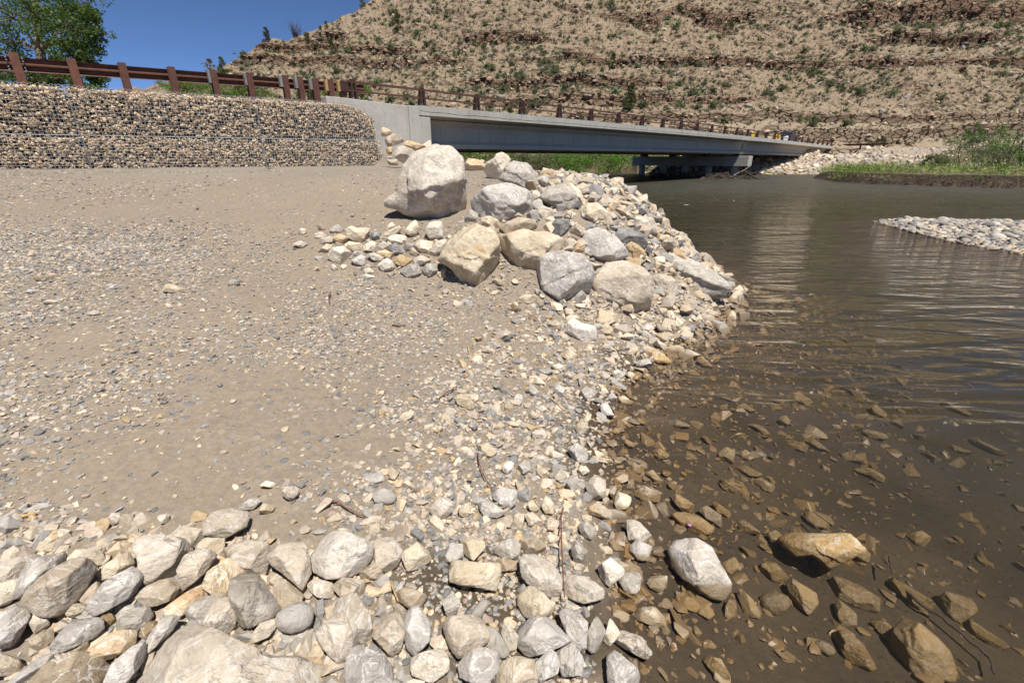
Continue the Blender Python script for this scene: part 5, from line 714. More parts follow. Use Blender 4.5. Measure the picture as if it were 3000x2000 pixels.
E_ = [([(325, 115), (360, 98), (452, 160), (452, 212), (400, 212)], 'ochre', 'wet', .01), ([(478, 190), (530, 166), (612, 220), (612, 292), (560, 272)], 'grey', 'wet', .01), ([(558, 150), (590, 138), (672, 200), (662, 237), (600, 212)], 'ochre', 'wet', 0), ([(818, 540), (870, 473), (930, 488), (1002, 570), (950, 607)], 'brown', 'sunken', 0), ([(988, 600), (1030, 578), (1162, 660), (1172, 720), (1120, 787), (1030, 722)], 'ochre', 'sunken', 0), ([(1213, 622), (1270, 563), (1400, 608), (1542, 710), (1522, 772), (1420, 752), (1260, 682)], 'brown', 'long sunken', 0),
 ([(1258, 742), (1290, 698), (1392, 780), (1392, 842), (1310, 857)], 'brown', 'sunken', 0), ([(708, 652), (740, 638), (800, 700), (842, 780), (830, 807), (760, 792)], 'ochre', 'narrow sunken', 0), ([(1248, 892), (1330, 873), (1432, 960), (1512, 1080), (1440, 1112), (1330, 1042)], 'brown', 'long sunken', 0), ([(1468, 822), (1540, 808), (1642, 900), (1662, 962), (1560, 932)], 'brown', 'flat sunken', 0), ([(1558, 1002), (1590, 900), (1640, 808), (1742, 850), (1830, 920), (1902, 1000), (1972, 1150), (1940, 1190), (1680, 1130)], 'ochre', 'very large yellow sunken', .02), ([(1558, 580), (1640, 588), (1822, 700), (1832, 752), (1770, 782), (1640, 652)], 'brown', 'ridge-backed sunken', 0),
 ([(1848, 692), (1900, 648), (2052, 690), (2092, 760), (1980, 832), (1880, 812)], 'brown', 'broad sunken', 0), ([(1998, 852), (2080, 828), (2282, 970), (2200, 982)], 'brown', 'long deep', 0), ([(1678, 322), (1760, 298), (1822, 340), (1780, 392), (1690, 372)], 'ochre', 'deep', 0), ([(1208, 362), (1290, 298), (1400, 378), (1472, 440), (1462, 492), (1340, 422)], 'ochre', 'slanting sunken', 0), ([(1078, 222), (1140, 193), (1242, 270), (1232, 307), (1110, 262)], 'brown', 'sunken', 0), ([(508, 1052), (550, 1018), (642, 1100), (662, 1172), (600, 1155)], 'brown', 'long sunken', 0),
 ([(118, 762), (230, 748), (302, 820), (282, 882), (120, 822)], 'cream', 'flat half-wet', .01), ([(348, 682), (390, 648), (492, 730), (472, 772), (360, 732)], 'ochre', 'wet', 0), ([(478, 742), (530, 718), (577, 780), (540, 817), (480, 792)], 'ochre', 'small wet', 0), ([(618, 492), (690, 453), (722, 510), (670, 552), (630, 532)], 'ochre', 'small sunken', 0), ([(108, 92), (180, 58), (267, 90), (250, 152)], 'grey', 'wet', .01), ([(598, 20), (660, 18), (742, 70), (732, 97), (630, 72)], 'brown', 'sunken', 0), ([(185, 600), (215, 570), (300, 570), (300, 640), (250, 665), (200, 640)], 'cream', 'small', .01), ([(620, 780), (650, 690), (700, 720), (700, 800), (650, 815)], 'brown', 'wet', 0), ([(0, 370), (40, 340), (90, 400), (60, 440)], 'x', '', 0), ([(870, 320), (930, 300), (980, 370), (920, 410)], 'brown', 'sunken', 0), ([(1000, 300), (1060, 280), (1095, 360), (1050, 390)], 'brown', 'sunken', 0), ([(700, 250), (760, 245), (840, 310), (760, 330)], 'brown', 'flat sunken', 0), ([(440, 860), (470, 845), (505, 890), (480, 915)], 'brown', 'small sunken', 0), ([(900, 980), (930, 975), (1005, 1040), (970, 1048)], 'ochre', 'narrow sunken', 0)]
for pts, m_, d_, lf in E_:
    if m_ != 'x': rock('E', pts, m_, d_, lift=lf)
rock('E', [(828, 690), (855, 665), (900, 653), (960, 660), (1002, 680), (1012, 730), (980, 770), (930, 792), (880, 780), (845, 750)], 'slate', '', label='round dark cobble lying under the water below the large wet ochre boulder', rounded=True)
rock('E', [(1138, 945), (1165, 930), (1200, 930), (1245, 955), (1272, 990), (1262, 1015), (1235, 1025), (1190, 1000), (1155, 980)], 'slate', '', label='oval dark cobble under water beside a long brown sunken rock', rounded=True)
H_ = [([(833, 972), (860, 945), (920, 938), (1012, 1000), (960, 1022), (850, 1012)], 'brown', 'blocky sunken'), ([(798, 1090), (840, 1078), (872, 1110), (830, 1157)], 'ochre', 'small sunken'), ([(543, 1020), (580, 1003), (657, 1050), (640, 1067)], 'brown', 'narrow sunken'), ([(293, 737), (330, 718), (402, 780), (392, 802)], 'ochre', 'slanting half-wet'), ([(943, 1232), (1010, 1218), (1112, 1305), (1060, 1303)], 'brown', 'slab-like sunken'), ([(1168, 1312), (1230, 1298), (1362, 1380), (1320, 1392), (1200, 1352)], 'brown', 'long sunken'), ([(1258, 1412), (1330, 1393), (1452, 1450), (1442, 1492)], 'ochre', 'flat sunken'), ([(843, 1252), (950, 1238), (972, 1310), (880, 1302)], 'brown', 'square sunken'), ([(618, 1132), (680, 1138), (747, 1195), (720, 1207)], 'brown', 'thin sunken'), ([(113, 1127), (170, 1103), (262, 1140), (160, 1157)], 'grey', 'flat wet'),
 ([(423, 1312), (480, 1273), (532, 1300), (520, 1372), (460, 1382)], 'ochre', 'standing wet'), ([(528, 1402), (600, 1388), (702, 1440), (640, 1467)], 'brown', 'flat sunken'), ([(638, 1482), (690, 1463), (777, 1520), (740, 1547)], 'ochre', 'orange sunken'), ([(428, 1482), (520, 1478), (582, 1530), (560, 1562), (460, 1542)], 'brown', 'speckled sunken'), ([(538, 1312), (590, 1288), (642, 1320), (600, 1352)], 'ochre', 'small sunken'), ([(18, 1312), (80, 1283), (132, 1330), (70, 1357)], 'ochre', 'small wet'), ([(1338, 1032), (1390, 1008), (1462, 1080), (1420, 1097)], 'ochre', 'deep'), ([(928, 1182), (1000, 1143), (1102, 1220), (960, 1217)], 'ochre', 'angular sunken'), ([(698, 377), (750, 360), (800, 362), (852, 390), (790, 403), (740, 402)], 'ochre', 'glowing yellow sunken'), ([(598, 327), (640, 308), (682, 335), (640, 347)], 'ochre', 'small sunken'), ([(868, 382), (920, 353), (972, 385), (920, 398)], 'ochre', 'sunken'), ([(1230, 1180), (1260, 1150), (1480, 1200), (1460, 1222), (1300, 1215)], 'brown', 'long deep'), ([(1790, 1270), (1840, 1250), (2000, 1310), (1900, 1320)], 'brown', 'dark deep'), ([(1960, 1220), (2000, 1215), (2210, 1320), (2150, 1325)], 'brown', 'long deep'), ([(1780, 1010), (1850, 1000), (1990, 1080), (1900, 1075)], 'brown', 'faint deep')]
for pts, m_, d_ in H_: rock('H', pts, m_, d_)
R_l = [([(223, 745), (260, 723), (400, 716), (432, 750), (300, 759)], 'tan', '', 'long pale tan stone half buried in the gravel of the ramp, at the left'), ([(1118, 832), (1140, 783), (1190, 788), (1297, 830), (1240, 852)], 'cream', '', 'bright cream stone lying alone on the gravel ramp'), ([(293, 910), (330, 888), (400, 893), (402, 917)], 'cream', '', 'small cream stone embedded in the ramp gravel, lowest of the cream ones'), ([(743, 807), (810, 773), (852, 800), (800, 817)], 'grey', '', 'flat grey stone in the gravel left of the bright cream stone'), ([(598, 982), (650, 960), (702, 980), (650, 1002)], 'pale', '', 'small whitish stone flush with the ramp gravel below the bright cream stone'), ([(830, 525), (860, 518), (915, 528), (880, 535)], 'cream', '', 'thin cream stone in the tan soil above the gravel patch'), ([(160, 830), (220, 815), (320, 830), (260, 842)], 'grey', '', 'flush grey stone at the left of the ramp, between two cream stones'), ([(120, 685), (170, 672), (225, 685), (180, 696)], 'grey', '', 'low greyish stone above the long pale tan stone at the left')]
for pts, m_, d_, lab in R_l: rock('R', pts, m_, d_, label=lab, thick=.5)
rock('R', [(1563, 778), (1575, 760), (1602, 750), (1632, 750), (1652, 762), (1650, 785), (1620, 797), (1580, 795)], 'cob', '', label='smooth grey oval cobble in the ramp gravel right of the bright cream stone', rounded=True, thick=.6)
print('rocks', len(ROCKS))
# ------------------------------------------------------------------ naming the rocks by what sets them apart
for i, (d_, m_, key, short) in enumerate([('large double-humped', 'pale', 'k1', 'the double-humped pale rock'), ('large lumpy', 'pale', 'k2', 'the large lumpy pale rock'), ('large triangular', 'pale', 'k3', 'the triangular pale rock'), ('very large rough', 'pale', 'k4', 'the very large rough pale rock'), ('large pitted round', 'tan', 'k5', 'the pitted round tan rock'), ('large wedge', 'grey', 'k6', 'the large grey wedge'), ('very large', 'pale', 'k7', 'the very large pale rock'),
    ('large white-topped', 'pale', 'k8', 'the white-topped pale rock'), ('flat square', 'cream', 'k9', 'the flat square cream rock'), ('large flat', 'grey', 'k10', 'the flat grey rock'), ('very large yellow sunken', 'ochre', 'k11', 'the large yellow sunken rock'), ('loaf-shaped', 'tan', 'k12', 'the loaf-shaped tan rock'), ('rusty orange', 'ochre', 'k13', 'the rusty orange rock'), ('upright pointed', 'cream', 'k14', 'the pointed cream rock'),
    ('brick-shaped', 'cream', 'k15', 'the brick-shaped cream rock'), ('curved', 'cream', 'k16', 'the curved cream stone'), ('cube-shaped', 'cream', 'k17', 'the cube-shaped cream rock'), ('blocky sunken', 'brown', 'k18', 'the blocky sunken brown rock'), ('glowing yellow sunken', 'ochre', 'k19', 'the yellow stone under the ripples')]):
    for r in ROCKS:
        if r['desc'] == d_ and r['m'] == m_: LMK[key] = (r['px'], short); r['self'] = key; break
CW = dict(cream='cream', pale='pale', grey='grey', tan='tan', ochre='ochre', slate='dark grey', brown='brown', cob='grey-tan')
for r in ROCKS:
    if r['label'] is None: pass
used = set(r['label'] for r in ROCKS if r['label'])
def rel(p, q):
    d = p-q
    if abs(d[0]) > 1.3*abs(d[1]): return 'left of' if d[0] < 0 else 'right of'
    return 'behind' if d[1] < 0 else 'in front of'
for r in ROCKS:
    o = r['o']
    if not r['label']:
        L = sorted((np.linalg.norm(r['px']-p), k, s, p) for k, (p, s) in LMK.items() if k != r.get('self')); words_ = lambda t: len(t.split()); base = f"{r['desc']} {CW[r['m']]} {'boulder' if r['kind'] == 'boulder' else 'stone' if r['rm'] < .06 else 'rock'}".strip(); opts = []
        for _, k, s, p in L[:3]: opts.append(f"{base} {rel(r['px'], p)} {s}")
        for a in range(3):
            for b_ in range(a+1, 5): opts.append(f"{base} {rel(r['px'], L[a][3])} {L[a][2]}, {rel(r['px'], L[b_][3])} {L[b_][2].replace('the ', 'the ')}")
        for w in ('smaller', 'tiny', 'second', 'another'): opts += [f"{w} {x}" for x in opts[:3]]
        lab = next((x for x in opts if x not in used and words_(x) <= 16), None) or opts[0]; r['label'] = lab
    used.add(r['label']); tag(o, r['label'], 'boulder' if r['kind'] == 'boulder' else 'cobble' if r['rounded'] else 'rock', 'rocks of the river bank')
# ------------------------------------------------------------------ loose stones too many to count
rng = np.random.default_rng(11)
def scatter(name, n, xr, yr, dens, size, wts, lib, bury=.25, seed=1, mat_=None, **kw):
    rg = np.random.default_rng(seed); x = rg.uniform(*xr, n); y = rg.uniform(*yr, n); k = rg.uniform(size=n) < dens(x, y); x, y = x[k], y[k]; z = Zg(x, y); s = size(rg, len(x), x, y); c = pick(rg, len(x), wts)*(np.array((.64, .54, .40)) if name == 'river_bed_stones' else 1)
    o = pile_mesh(name, np.stack([x, y, z+s*(.5-bury)*.5], 1), s, c, lib, mat_ or M['stone'], rg, **kw); tag(o, kind='stuff'); return o
f2 = lambda x, y, f, sd, o=4: fbm(np.stack([x*f, y*f, 0*x], 1), o, sd)
DN = lambda x, y: poly_sdf(NEAR, x, y)
logn = lambda md, sg, lo, hi: (lambda rg, n, x, y: np.clip(md*np.exp(sg*rg.normal(size=n)), lo, hi))
WR = [1.2, 1.2, 2.2, 2.4, 2.6, 2.2, .8, 2, 2, 1.6]
WB = [4, 4, 3, 3, 2, .35, 1.2, 3.4, .6, .35]
HOL = lambda x, y: sstep(.62, .3, np.hypot((x+.02)/1.1, (y-1.18)/.6))
infr = lambda x, y: (np.abs(x) < 1.25*y+.6)
tag(scatter('gravel', 150000, (-6, 1.2), (.75, 5.2), lambda x, y: infr(x, y)*(DN(x, y) > .15)*np.clip(.62+1.6*f2(x, y, .9, 12)+.5*f2(x, y, 3., 13), .05, 1)*sstep(5.4, 4., y), logn(.0095, .45, .004, .028), WR, CH, .3, 21, flat=(.3, .6), tilt=.25), 'flat grey and tan pebbles strewn over the ramp', 'gravel')
tag(scatter('gravel', 46000, (-14, 1.5), (3.8, 12), lambda x, y: infr(x, y)*(DN(x, y) > .4)*np.clip(.30+1.3*f2(x, y, .6, 12)+.6*f2(x, y, 2., 13), .04, 1)*sstep(12, 7, y), logn(.013, .4, .008, .035), WR, CH[:12], .35, 22, flat=(.25, .5), tilt=.2), 'dark flat pebbles over the far part of the ramp', 'gravel')
band = lambda x, y, a, b: sstep(a-.25, a+.1, DN(x, y)+.25*f2(x, y, 1.5, 15))*sstep(b+.35, b-.15, DN(x, y)+.35*f2(x, y, 1.2, 16))
tag(scatter('shore_gravel', 13000, (-2.2, 2.6), (.75, 5.2), lambda x, y: band(x, y, -.1, .95)*.9*(1-.85*HOL(x, y)), logn(.0105, .5, .005, .03), WB, HU, .3, 23, flat=(.5, .85)), 'angular cream and grey stones along the shore', 'gravel')
tag(scatter('shore_gravel', 8500, (-1.7, 2.8), (1., 5.6), lambda x, y: band(x, y, -.12, .95)*.9*(1-.8*HOL(x, y)), logn(.025, .38, .013, .052), WB, HU, .25, 24, flat=(.5, .85)), 'fist sized angular stones along the shore', 'gravel')
tag(scatter('rubble', 5200, (-2.6, .75), (.85, 2.0), lambda x, y: np.clip((sstep(1.36, 1.16, y+.04*x+.12*f2(x, y, 2, 18)))*(DN(x, y) > .1)*(.35+.65*sstep(-.2, -.6, x))*(1-.9*HOL(x, y)), 0, 1), logn(.015, .5, .007, .04), [2.5, 2.5, 3.5, 3, 1, .2, 1.2, 4, .3, .4], HU, .45, 25, flat=(.5, .9)), 'smaller tan stones filling gaps between the foreground rocks', 'rubble')
pileD = lambda x, y: np.clip(sstep(3.6, 4.3, y+.3*(x-.8))*sstep(.1, .9, x+.25*(y-4)*0+.22*f2(x, y, 1.2, 19)+.1)*(DN(x, y) > -.25), 0, 1)*sstep(9.5, 7.5, y)
tag(scatter('rubble', 9000, (-.4, 4.4), (3.5, 9.5), lambda x, y: pileD(x, y)*.9, logn(.042, .55, .014, .13), WB, HU, .2, 26, flat=(.55, .9)), 'broken cream and grey stones between the boulders of the point', 'rubble')
tag(scatter('rubble', 1500, (.2, 4.6), (4.4, 19), lambda x, y: np.clip(sstep(2.0, .9, DN(x, y))*(DN(x, y) > -.3), 0, 1)*.8*sstep(6., 7.5, y), logn(.115, .4, .06, .26), WB, HU, .35, 27, flat=(.6, .95)), 'cream and grey riprap along the steep bank of the point', 'rubble')
tag(scatter('rubble', 1500, (-2.2, .4), (3.0, 5.4), lambda x, y: np.exp(-((x+.55)/.75)**2-((y-4.45)/.42)**2), logn(.022, .45, .01, .05), WB, HU, .3, 28, flat=(.55, .9)), 'small stones in the rubble tongue left of the pitted boulder', 'rubble')
tag(scatter('river_bed_stones', 15000, (-.2, 5.5), (.7, 6.5), lambda x, y: sstep(-3.0, -.2, DN(x, y))*(DN(x, y) < .05)*.8, logn(.0155, .65, .005, .07), [1., .3, 2.5, 1.5, 1.2, 1., 7, 2.5, 1.2, 2.5], HU, .4, 29, flat=(.35, .7)), 'brown stones on the river bed under the shallow water', 'stones')
def drip(x, y): return sstep(16, 20, x)*(poly_sdf(FAR, x, y) > -.5)*sstep(82, 76, y)*sstep(50, 54, y)*sstep(51, 45, x-.35*(y-62))
tag(scatter('riprap', 9000, (17, 58), (52, 82), lambda x, y: drip(x, y), logn(.235, .42, .09, .6), [5, 5, 2.5, 3, 1.5, .1, .8, 2.5, .2, .3], HU, .3, 30, flat=(.6, .95)), 'pale riprap stones heaped under the far end of the bridge', 'riprap')
tag(scatter('rubble', 7000, (28, 95), (48, 76), lambda x, y: (poly_sdf(FAR, x, y) > .5)*sstep(43, 50, x-.3*(y-62))*.8*sstep(80, 60, x), logn(.13, .4, .06, .3), [4, 4, 3, 3, 2, .3, .8, 3, .3, .6], HU, .4, 37, flat=(.6, .95)), 'small pale stones on the gravelly slope below the far road', 'rubble')
tag(scatter('rubble', 1300, (-6.5, 4.), (16, 25), lambda x, y: (DN(x, y) > -.4)*sstep(3.4, 1., DN(x, y)), logn(.3, .35, .15, .6), [3, 3, 3, 2, 1, .1, 3, 3, .2, .5], HU, .35, 31, flat=(.6, .95)), 'riprap on the near bank under the bridge', 'riprap')
tag(scatter('rubble', 1500, (-2.4, .6), (.85, 1.7), lambda x, y: sstep(1.33, 1.2, y+.05*x)*(DN(x, y) > .12)*(1-HOL(x, y))*(.3+.7*sstep(-.1, -.5, x)), logn(.030, .3, .018, .05), [2, 2.5, 3.5, 3.5, 2, .3, 1.2, 4, .5, .5], HU, .35, 38, flat=(.55, .95)), 'tan stones wedged between the bigger foreground rocks', 'rubble')
# gravel bar in the river: the biggest cobbles one by one, the rest as one mass
bx0, by0 = np.array(BAR)[:, 0].min(), np.array(BAR)[:, 1].min()
DB = lambda x, y: poly_sdf(BAR, x, y)
WC = [1.5, 2.2, 3, 3.5, 3.5, 1.6, .4, 2.2, 1.2, 1.2]
tag(scatter('gravel_bar_cobbles', 30000, (8.5, 26), (6, 16), lambda x, y: (DB(x, y) > -.12)*sstep(26, 15, x), logn(.044, .4, .02, .09), WC, RD, .25, 32, flat=(.45, .75), smooth=True), 'rounded cobbles heaped on the gravel bar in the river', 'cobbles')
rg = np.random.default_rng(33); made = 0; mats = ['cob', 'slate', 'grey', 'pale']; cols = dict(cob='tan-grey', slate='dark blue-grey', grey='grey', pale='whitish')
protos = {}
while made < 60:
    x, y = rg.uniform(9, 17), rg.uniform(7, 14.5)
    if DB(np.array([x]), np.array([y]))[0] < .12 or x/y > 1.2: continue
    mk = mats[rg.integers(0, 4)]; k = (mk, int(rg.integers(0, 4)))
    if k not in protos: V, F = RD[k[1]]; protos[k] = arr_mesh('cobble', V*np.array((1.15, .9, .6)), F, M[mk], smooth=True); o = protos[k]
    else: o = protos[k].copy(); COL.objects.link(o)
    s = rg.uniform(.075, .125); o.scale = (s, s, s); o.location = (x, y, float(Zg(np.array([x]), np.array([y]))[0])+s*.35); o.rotation_euler = (rg.normal(0, .2), rg.normal(0, .2), rg.uniform(0, 6.3)); made += 1
    tag(o, f'large rounded {cols[mk]} cobble on the gravel bar in the river', 'cobble', f'large {cols[mk]} cobbles of the gravel bar')
# ------------------------------------------------------------------ leaves, grass, shrubs
def leaves(n, cen, rad, size, rng, up=.2, asp=.45, shell=.0):
    """n leaf-sized quads inside an ellipsoid (arrays of centres allowed)"""
    d = rng.normal(size=(n, 3)); d /= np.linalg.norm(d, axis=1)[:, None]; r = rng.uniform(shell, 1, n)**(1/2.2); c = cen+d*r[:, None]*rad
    a = rng.normal(size=(n, 3)); a[:, 2] += up; a /= np.linalg.norm(a, axis=1)[:, None]; b = np.cross(a, rng.normal(size=(n, 3))); b /= np.linalg.norm(b, axis=1)[:, None]
    s = (size*rng.uniform(.6, 1.3, n))[:, None]; a = a*s; b = b*s*asp; return np.stack([c-a, c+b, c+a, c-b], 1).reshape(-1, 3)
def quads(n): return np.arange(n*4).reshape(-1, 4)
def shrub_mesh(n, seed, size, asp=.28, h=.75):
    """a tuft of upright sprays fanning from the base"""
    rng = np.random.default_rng(seed); th = rng.uniform(0, 6.283, n); inc = np.abs(rng.normal(0, .62, n)); L = rng.uniform(.45, 1., n); d = np.stack([np.sin(inc)*np.cos(th), np.sin(inc)*np.sin(th), np.cos(inc)*h], 1)
    c = d*(L*rng.uniform(.45, 1, n))[:, None]; a = d*.9+rng.normal(0, .45, (n, 3)); a /= np.linalg.norm(a, axis=1)[:, None]; b = np.cross(a, rng.normal(size=(n, 3))); b /= np.linalg.norm(b, axis=1)[:, None]; s = (size*rng.uniform(.6, 1.4, n))[:, None]
    return np.stack([c-a*s, c+b*s*asp, c+a*s, c-b*s*asp], 1).reshape(-1, 3)
# cottonwood behind the guardrail
D0 = 21.; root = empty('cottonwood_tree', at_d(118, 300, D0)); tag(root, 'leafy green cottonwood tree standing behind the guardrail above the gabion wall', 'tree'); T0 = np.array(root.location); rng = np.random.default_rng(3)
tr = [at_d(px, py, D0)-T0 for px, py in ((135, 330), (128, 240), (118, 150), (106, 70), (98, 0), (92, -60), (90, -110))]; mb = MB(); mb.tube(tr, [.26, .22, .17, .13, .10, .07, .03], 10); mb.build('trunk', M['bark'], root, smooth=True)
blobs = [(20, 40, 95), (-50, 120, 100), (30, 130, 80), (60, -20, 90), (150, -10, 95), (195, 55, 75), (160, 95, 62), (230, 85, 52), (275, 95, 40), (255, 130, 42), (205, 140, 55), (250, 175, 45), (275, 205, 38), (215, 215, 50), (290, 238, 28), (140, 190, 50), (80, 215, 55), (30, 225, 60), (-30, 220, 70), (235, 18, 38), (265, 48, 24), (180, 232, 45), (235, 245, 35), (120, 250, 40), (100, 50, 60), (-80, 20, 100), (150, -80, 90), (20, -90, 100)]
LV = []; bmb = MB()
for px, py, r in blobs:
    c = at_d(px, py, D0+rng.uniform(-1.8, 1.8))-T0; rm = r/FPX*D0; k0 = tr[min(range(len(tr)), key=lambda i: abs(tr[i][2]-(c[2]-.6)))]; mid_ = (k0+c)/2+np.array((0, 0, .25)); bmb.tube([k0, mid_, c], [.06, .035, .012], 5)
    for q in range(int(9+r*.22)):
        e = c+rng.normal(0, .48, 3)*rm*np.array((1, 1, .8)); bmb.tube([mid_*.4+c*.6, (c+e)/2+rng.normal(0, .06, 3), e], [.016, .010, .004], 4); n = int(rng.integers(26, 60)); LV.append(leaves(n, e, np.array((.34, .34, .24))*(.5+r/110), .062, rng, .1, .55))
bmb.build('limbs', M['bark'], root); LV = np.concatenate(LV); arr_mesh('crown', LV, quads(len(LV)//4), M['cotton'], root)
# sagebrush, junipers and tufts on the hill
SB = [shrub_mesh(150, 50+k, .16, .34) for k in range(5)]; sbm = []
for k, V in enumerate(SB): me = arr_mesh('sagebrush', V, quads(len(V)//4), M['sage']); sbm.append(me)
rg = np.random.default_rng(8); px = rg.uniform(500, 3010, 6000); py = rg.uniform(-10, 425, 6000)*1.0
skyy = np.interp(px, SKY[:, 0], SKY[:, 1]); ok = py > skyy+10; px, py = px[ok], py[ok]; P = hhit(px, py); clump = f2(P[:, 0], P[:, 1], .07, 44); ok = (P[:, 1] > HY0+1) & (rg.uniform(size=len(px)) < np.clip(.62+1.1*clump, .08, 1)*np.where(P[:, 2] < 10, .38, 1.)); P = P[ok]; zz = Zh(P[:, 0], P[:, 1])
n_big = 250; zone = [('on the lower slope above the sandy road cut', lambda p: p[2] < 12 and p[0] > 20), ('on the slope below the brown cliff band', lambda p: p[0] > 30), ('on the slope behind the bridge railing', lambda p: p[2] < 14), ('on the steep upper slope left of the brown cliff', lambda p: True)]
for i in range(min(n_big, len(P))):
    o = sbm[i % 5] if i < 5 else sbm[i % 5].copy()
    if i >= 5: COL.objects.link(o)
    s = rg.uniform(.85, 1.8)*(1.25 if P[i, 2] < 16 else 1.); o.location = (P[i, 0], P[i, 1], zz[i]-.1); o.scale = (s*rg.uniform(.9, 1.3), s, s*rg.uniform(.75, 1.0)); o.rotation_euler = (0, 0, rg.uniform(0, 6.3)); zt_ = next(t_ for t_, f in zone if f((P[i, 0], P[i, 1], zz[i])))
    tag(o, f'olive green sagebrush clump {zt_}', 'shrub', f'sagebrush {zt_}')
def mass(name, P, z, protoV, rg, smin_, smax_, mat_, lab, cat, tints=None):
    Vs = []; Cs = []; k = rg.integers(0, len(protoV), len(P)); s = rg.uniform(smin_, smax_, len(P)); yaw = rg.uniform(0, 6.28, len(P))
    for j, V in enumerate(protoV):
        idx = np.where(k == j)[0]; c, sn = np.cos(yaw[idx])[:, None], np.sin(yaw[idx])[:, None]; X = V[None, :, 0]*c-V[None, :, 1]*sn; Y = V[None, :, 0]*sn+V[None, :, 1]*c
        Vs.append((np.stack([X, Y, np.repeat(V[None, :, 2], len(idx), 0)], -1)*s[idx][:, None, None]+np.stack([P[idx, 0], P[idx, 1], z[idx]], 1)[:, None]).reshape(-1, 3))
        if tints is not None: Cs.append(np.repeat(tints[rg.integers(0, len(tints), len(idx))]*rg.uniform(.75, 1.25, (len(idx), 1)), len(V), 0))
    V = np.concatenate(Vs); o = arr_mesh(name, V, quads(len(V)//4), mat_, attr=np.concatenate(Cs) if tints is not None else None); return tag(o, lab, cat, kind='stuff')
P2, z2 = P[n_big:], zz[n_big:]; hg = np.array([(.125, .145, .07), (.14, .15, .085), (.18, .18, .12), (.11, .135, .05), (.22, .205, .15)])
mass('shrubs', P2, z2-.05, [shrub_mesh(60, 60+k, .17, .36) for k in range(4)], rg, .45, 1.1, M['grass'], 'smaller sagebrush scattered over the hillside', 'shrubs', hg)
n = 15000; px = rg.uniform(500, 3010, n); py = rg.uniform(-10, 420, n); ok = py > np.interp(px, SKY[:, 0], SKY[:, 1])+2; P3 = hhit(px[ok], py[ok]); P3 = P3[(P3[:, 1] > HY0+.5) & (rg.uniform(size=len(P3)) < np.where(P3[:, 2] < 9, .3, 1))]; z3 = Zh(P3[:, 0], P3[:, 1])
mass('dry_grass', P3, z3-.03, [shrub_mesh(12, 70+k, .26, .25, 1.) for k in range(4)], rg, .25, .65, M['grass'], 'dry grass tufts over the hillside', 'grass', np.array([(.30, .25, .14), (.24, .21, .12), (.19, .18, .11), (.12, .125, .06), (.33, .27, .17)]))
rg = np.random.default_rng(18); px = rg.uniform(500, 3010, 5200); py = rg.uniform(-10, 425, 5200); ok = py > np.interp(px, SKY[:, 0], SKY[:, 1])+2; P4 = hhit(px[ok], py[ok]); P4 = P4[P4[:, 1] > HY0+.5]; z4 = Zh(P4[:, 0], P4[:, 1])
o = pile_mesh('hillside_stones', np.stack([P4[:, 0], P4[:, 1], z4], 1), np.clip(.22*np.exp(.55*rg.normal(size=len(P4))), .08, .9), np.array([(.33, .24, .16), (.25, .175, .12), (.40, .33, .25), (.29, .25, .21), (.16, .11, .075)])[rg.integers(0, 5, len(P4))]*rg.uniform(.8, 1.2, (len(P4), 1)), CH, M['gabstone'], rg, flat=(.5, .9)); tag(o, 'loose brown stones lying all over the dry hillside', 'stones', kind='stuff')
# broken ledge blocks along the outcrops
rg = np.random.default_rng(19); px = rg.uniform(500, 3010, 26000); py = rg.uniform(-12, 428, 26000); ok = py > np.interp(px, SKY[:, 0], SKY[:, 1])+2; P5 = hhit(px[ok], py[ok]); P5 = P5[P5[:, 1] > HY0+.5]
sl_ = (Zh(P5[:, 0], P5[:, 1]+.25)-Zh(P5[:, 0], P5[:, 1]-.25))/.5; k = (sl_ > 1.25+.5*rg.uniform(size=len(P5))) & (rg.uniform(size=len(P5)) < np.where(P5[:, 2] < 10, .45, 1)); P5 = P5[k]; z5 = Zh(P5[:, 0], P5[:, 1]); lowc = (P5[:, 2] < 9)[:, None]
cb = np.array([(.20, .128, .085), (.27, .18, .12), (.14, .088, .058), (.33, .235, .16), (.24, .19, .15)])[rg.integers(0, 5, len(P5))]; cb = np.where(lowc, np.array((.40, .315, .22)), cb)*rg.uniform(.75, 1.2, (len(P5), 1))
o = pile_mesh('ledge_blocks', np.stack([P5[:, 0], P5[:, 1]-.1, z5], 1), np.clip(.40*np.exp(.45*rg.normal(size=len(P5))), .15, 1.1)*np.where(P5[:, 2] < 10, .6, 1), cb, HU, M['gabstone'], rg, flat=(.35, .7), tilt=.16, stretch=(.9, 1.5)); tag(o, 'broken brown rock ledges cropping out of the hillside', 'rock ledges', kind='stuff'); print('ledge', len(P5))
def juniper(px, py, w, h, lab, m_='juniper', onhill=True, depth=None, cat='tree', nm='juniper_tree', dens=1.):
    B0 = hhit(px, py+h/2)[0] if onhill else at_d(px, py+h/2, depth); dp = float((B0-E0)@FWC); H, Wd = h/FPX*dp*1.02, w/FPX*dp; root = empty(nm, B0-np.array((0, 0, .15))); tag(root, lab, cat); rng = np.random.default_rng(int(px)); mb = MB(); mb.tube([(0, 0, -.2), (rng.normal(0, .05), 0, H*.45), (0, rng.normal(0, .06), H*.88)], [H*.035, H*.025, H*.006], 7); mb.build('trunk', M['bark'], root)
    LV = []
    for k in range(int(34*dens)):
        f = rng.uniform(.06, 1); rr_ = Wd*.5*(1-f)**.55*(.55+.45*min(1, f*6)); a = rng.uniform(0, 6.28); c = np.array((math.cos(a)*rr_*rng.uniform(.2, 1), math.sin(a)*rr_*rng.uniform(.2, 1), f*H*.95)); LV.append(leaves(int(64*dens), c, np.array((Wd*.15, Wd*.15, H*.075)), H*.028, rng, .9, .4))
    LV = np.concatenate(LV); arr_mesh('crown', LV, quads(len(LV)//4), M[m_], root); return root
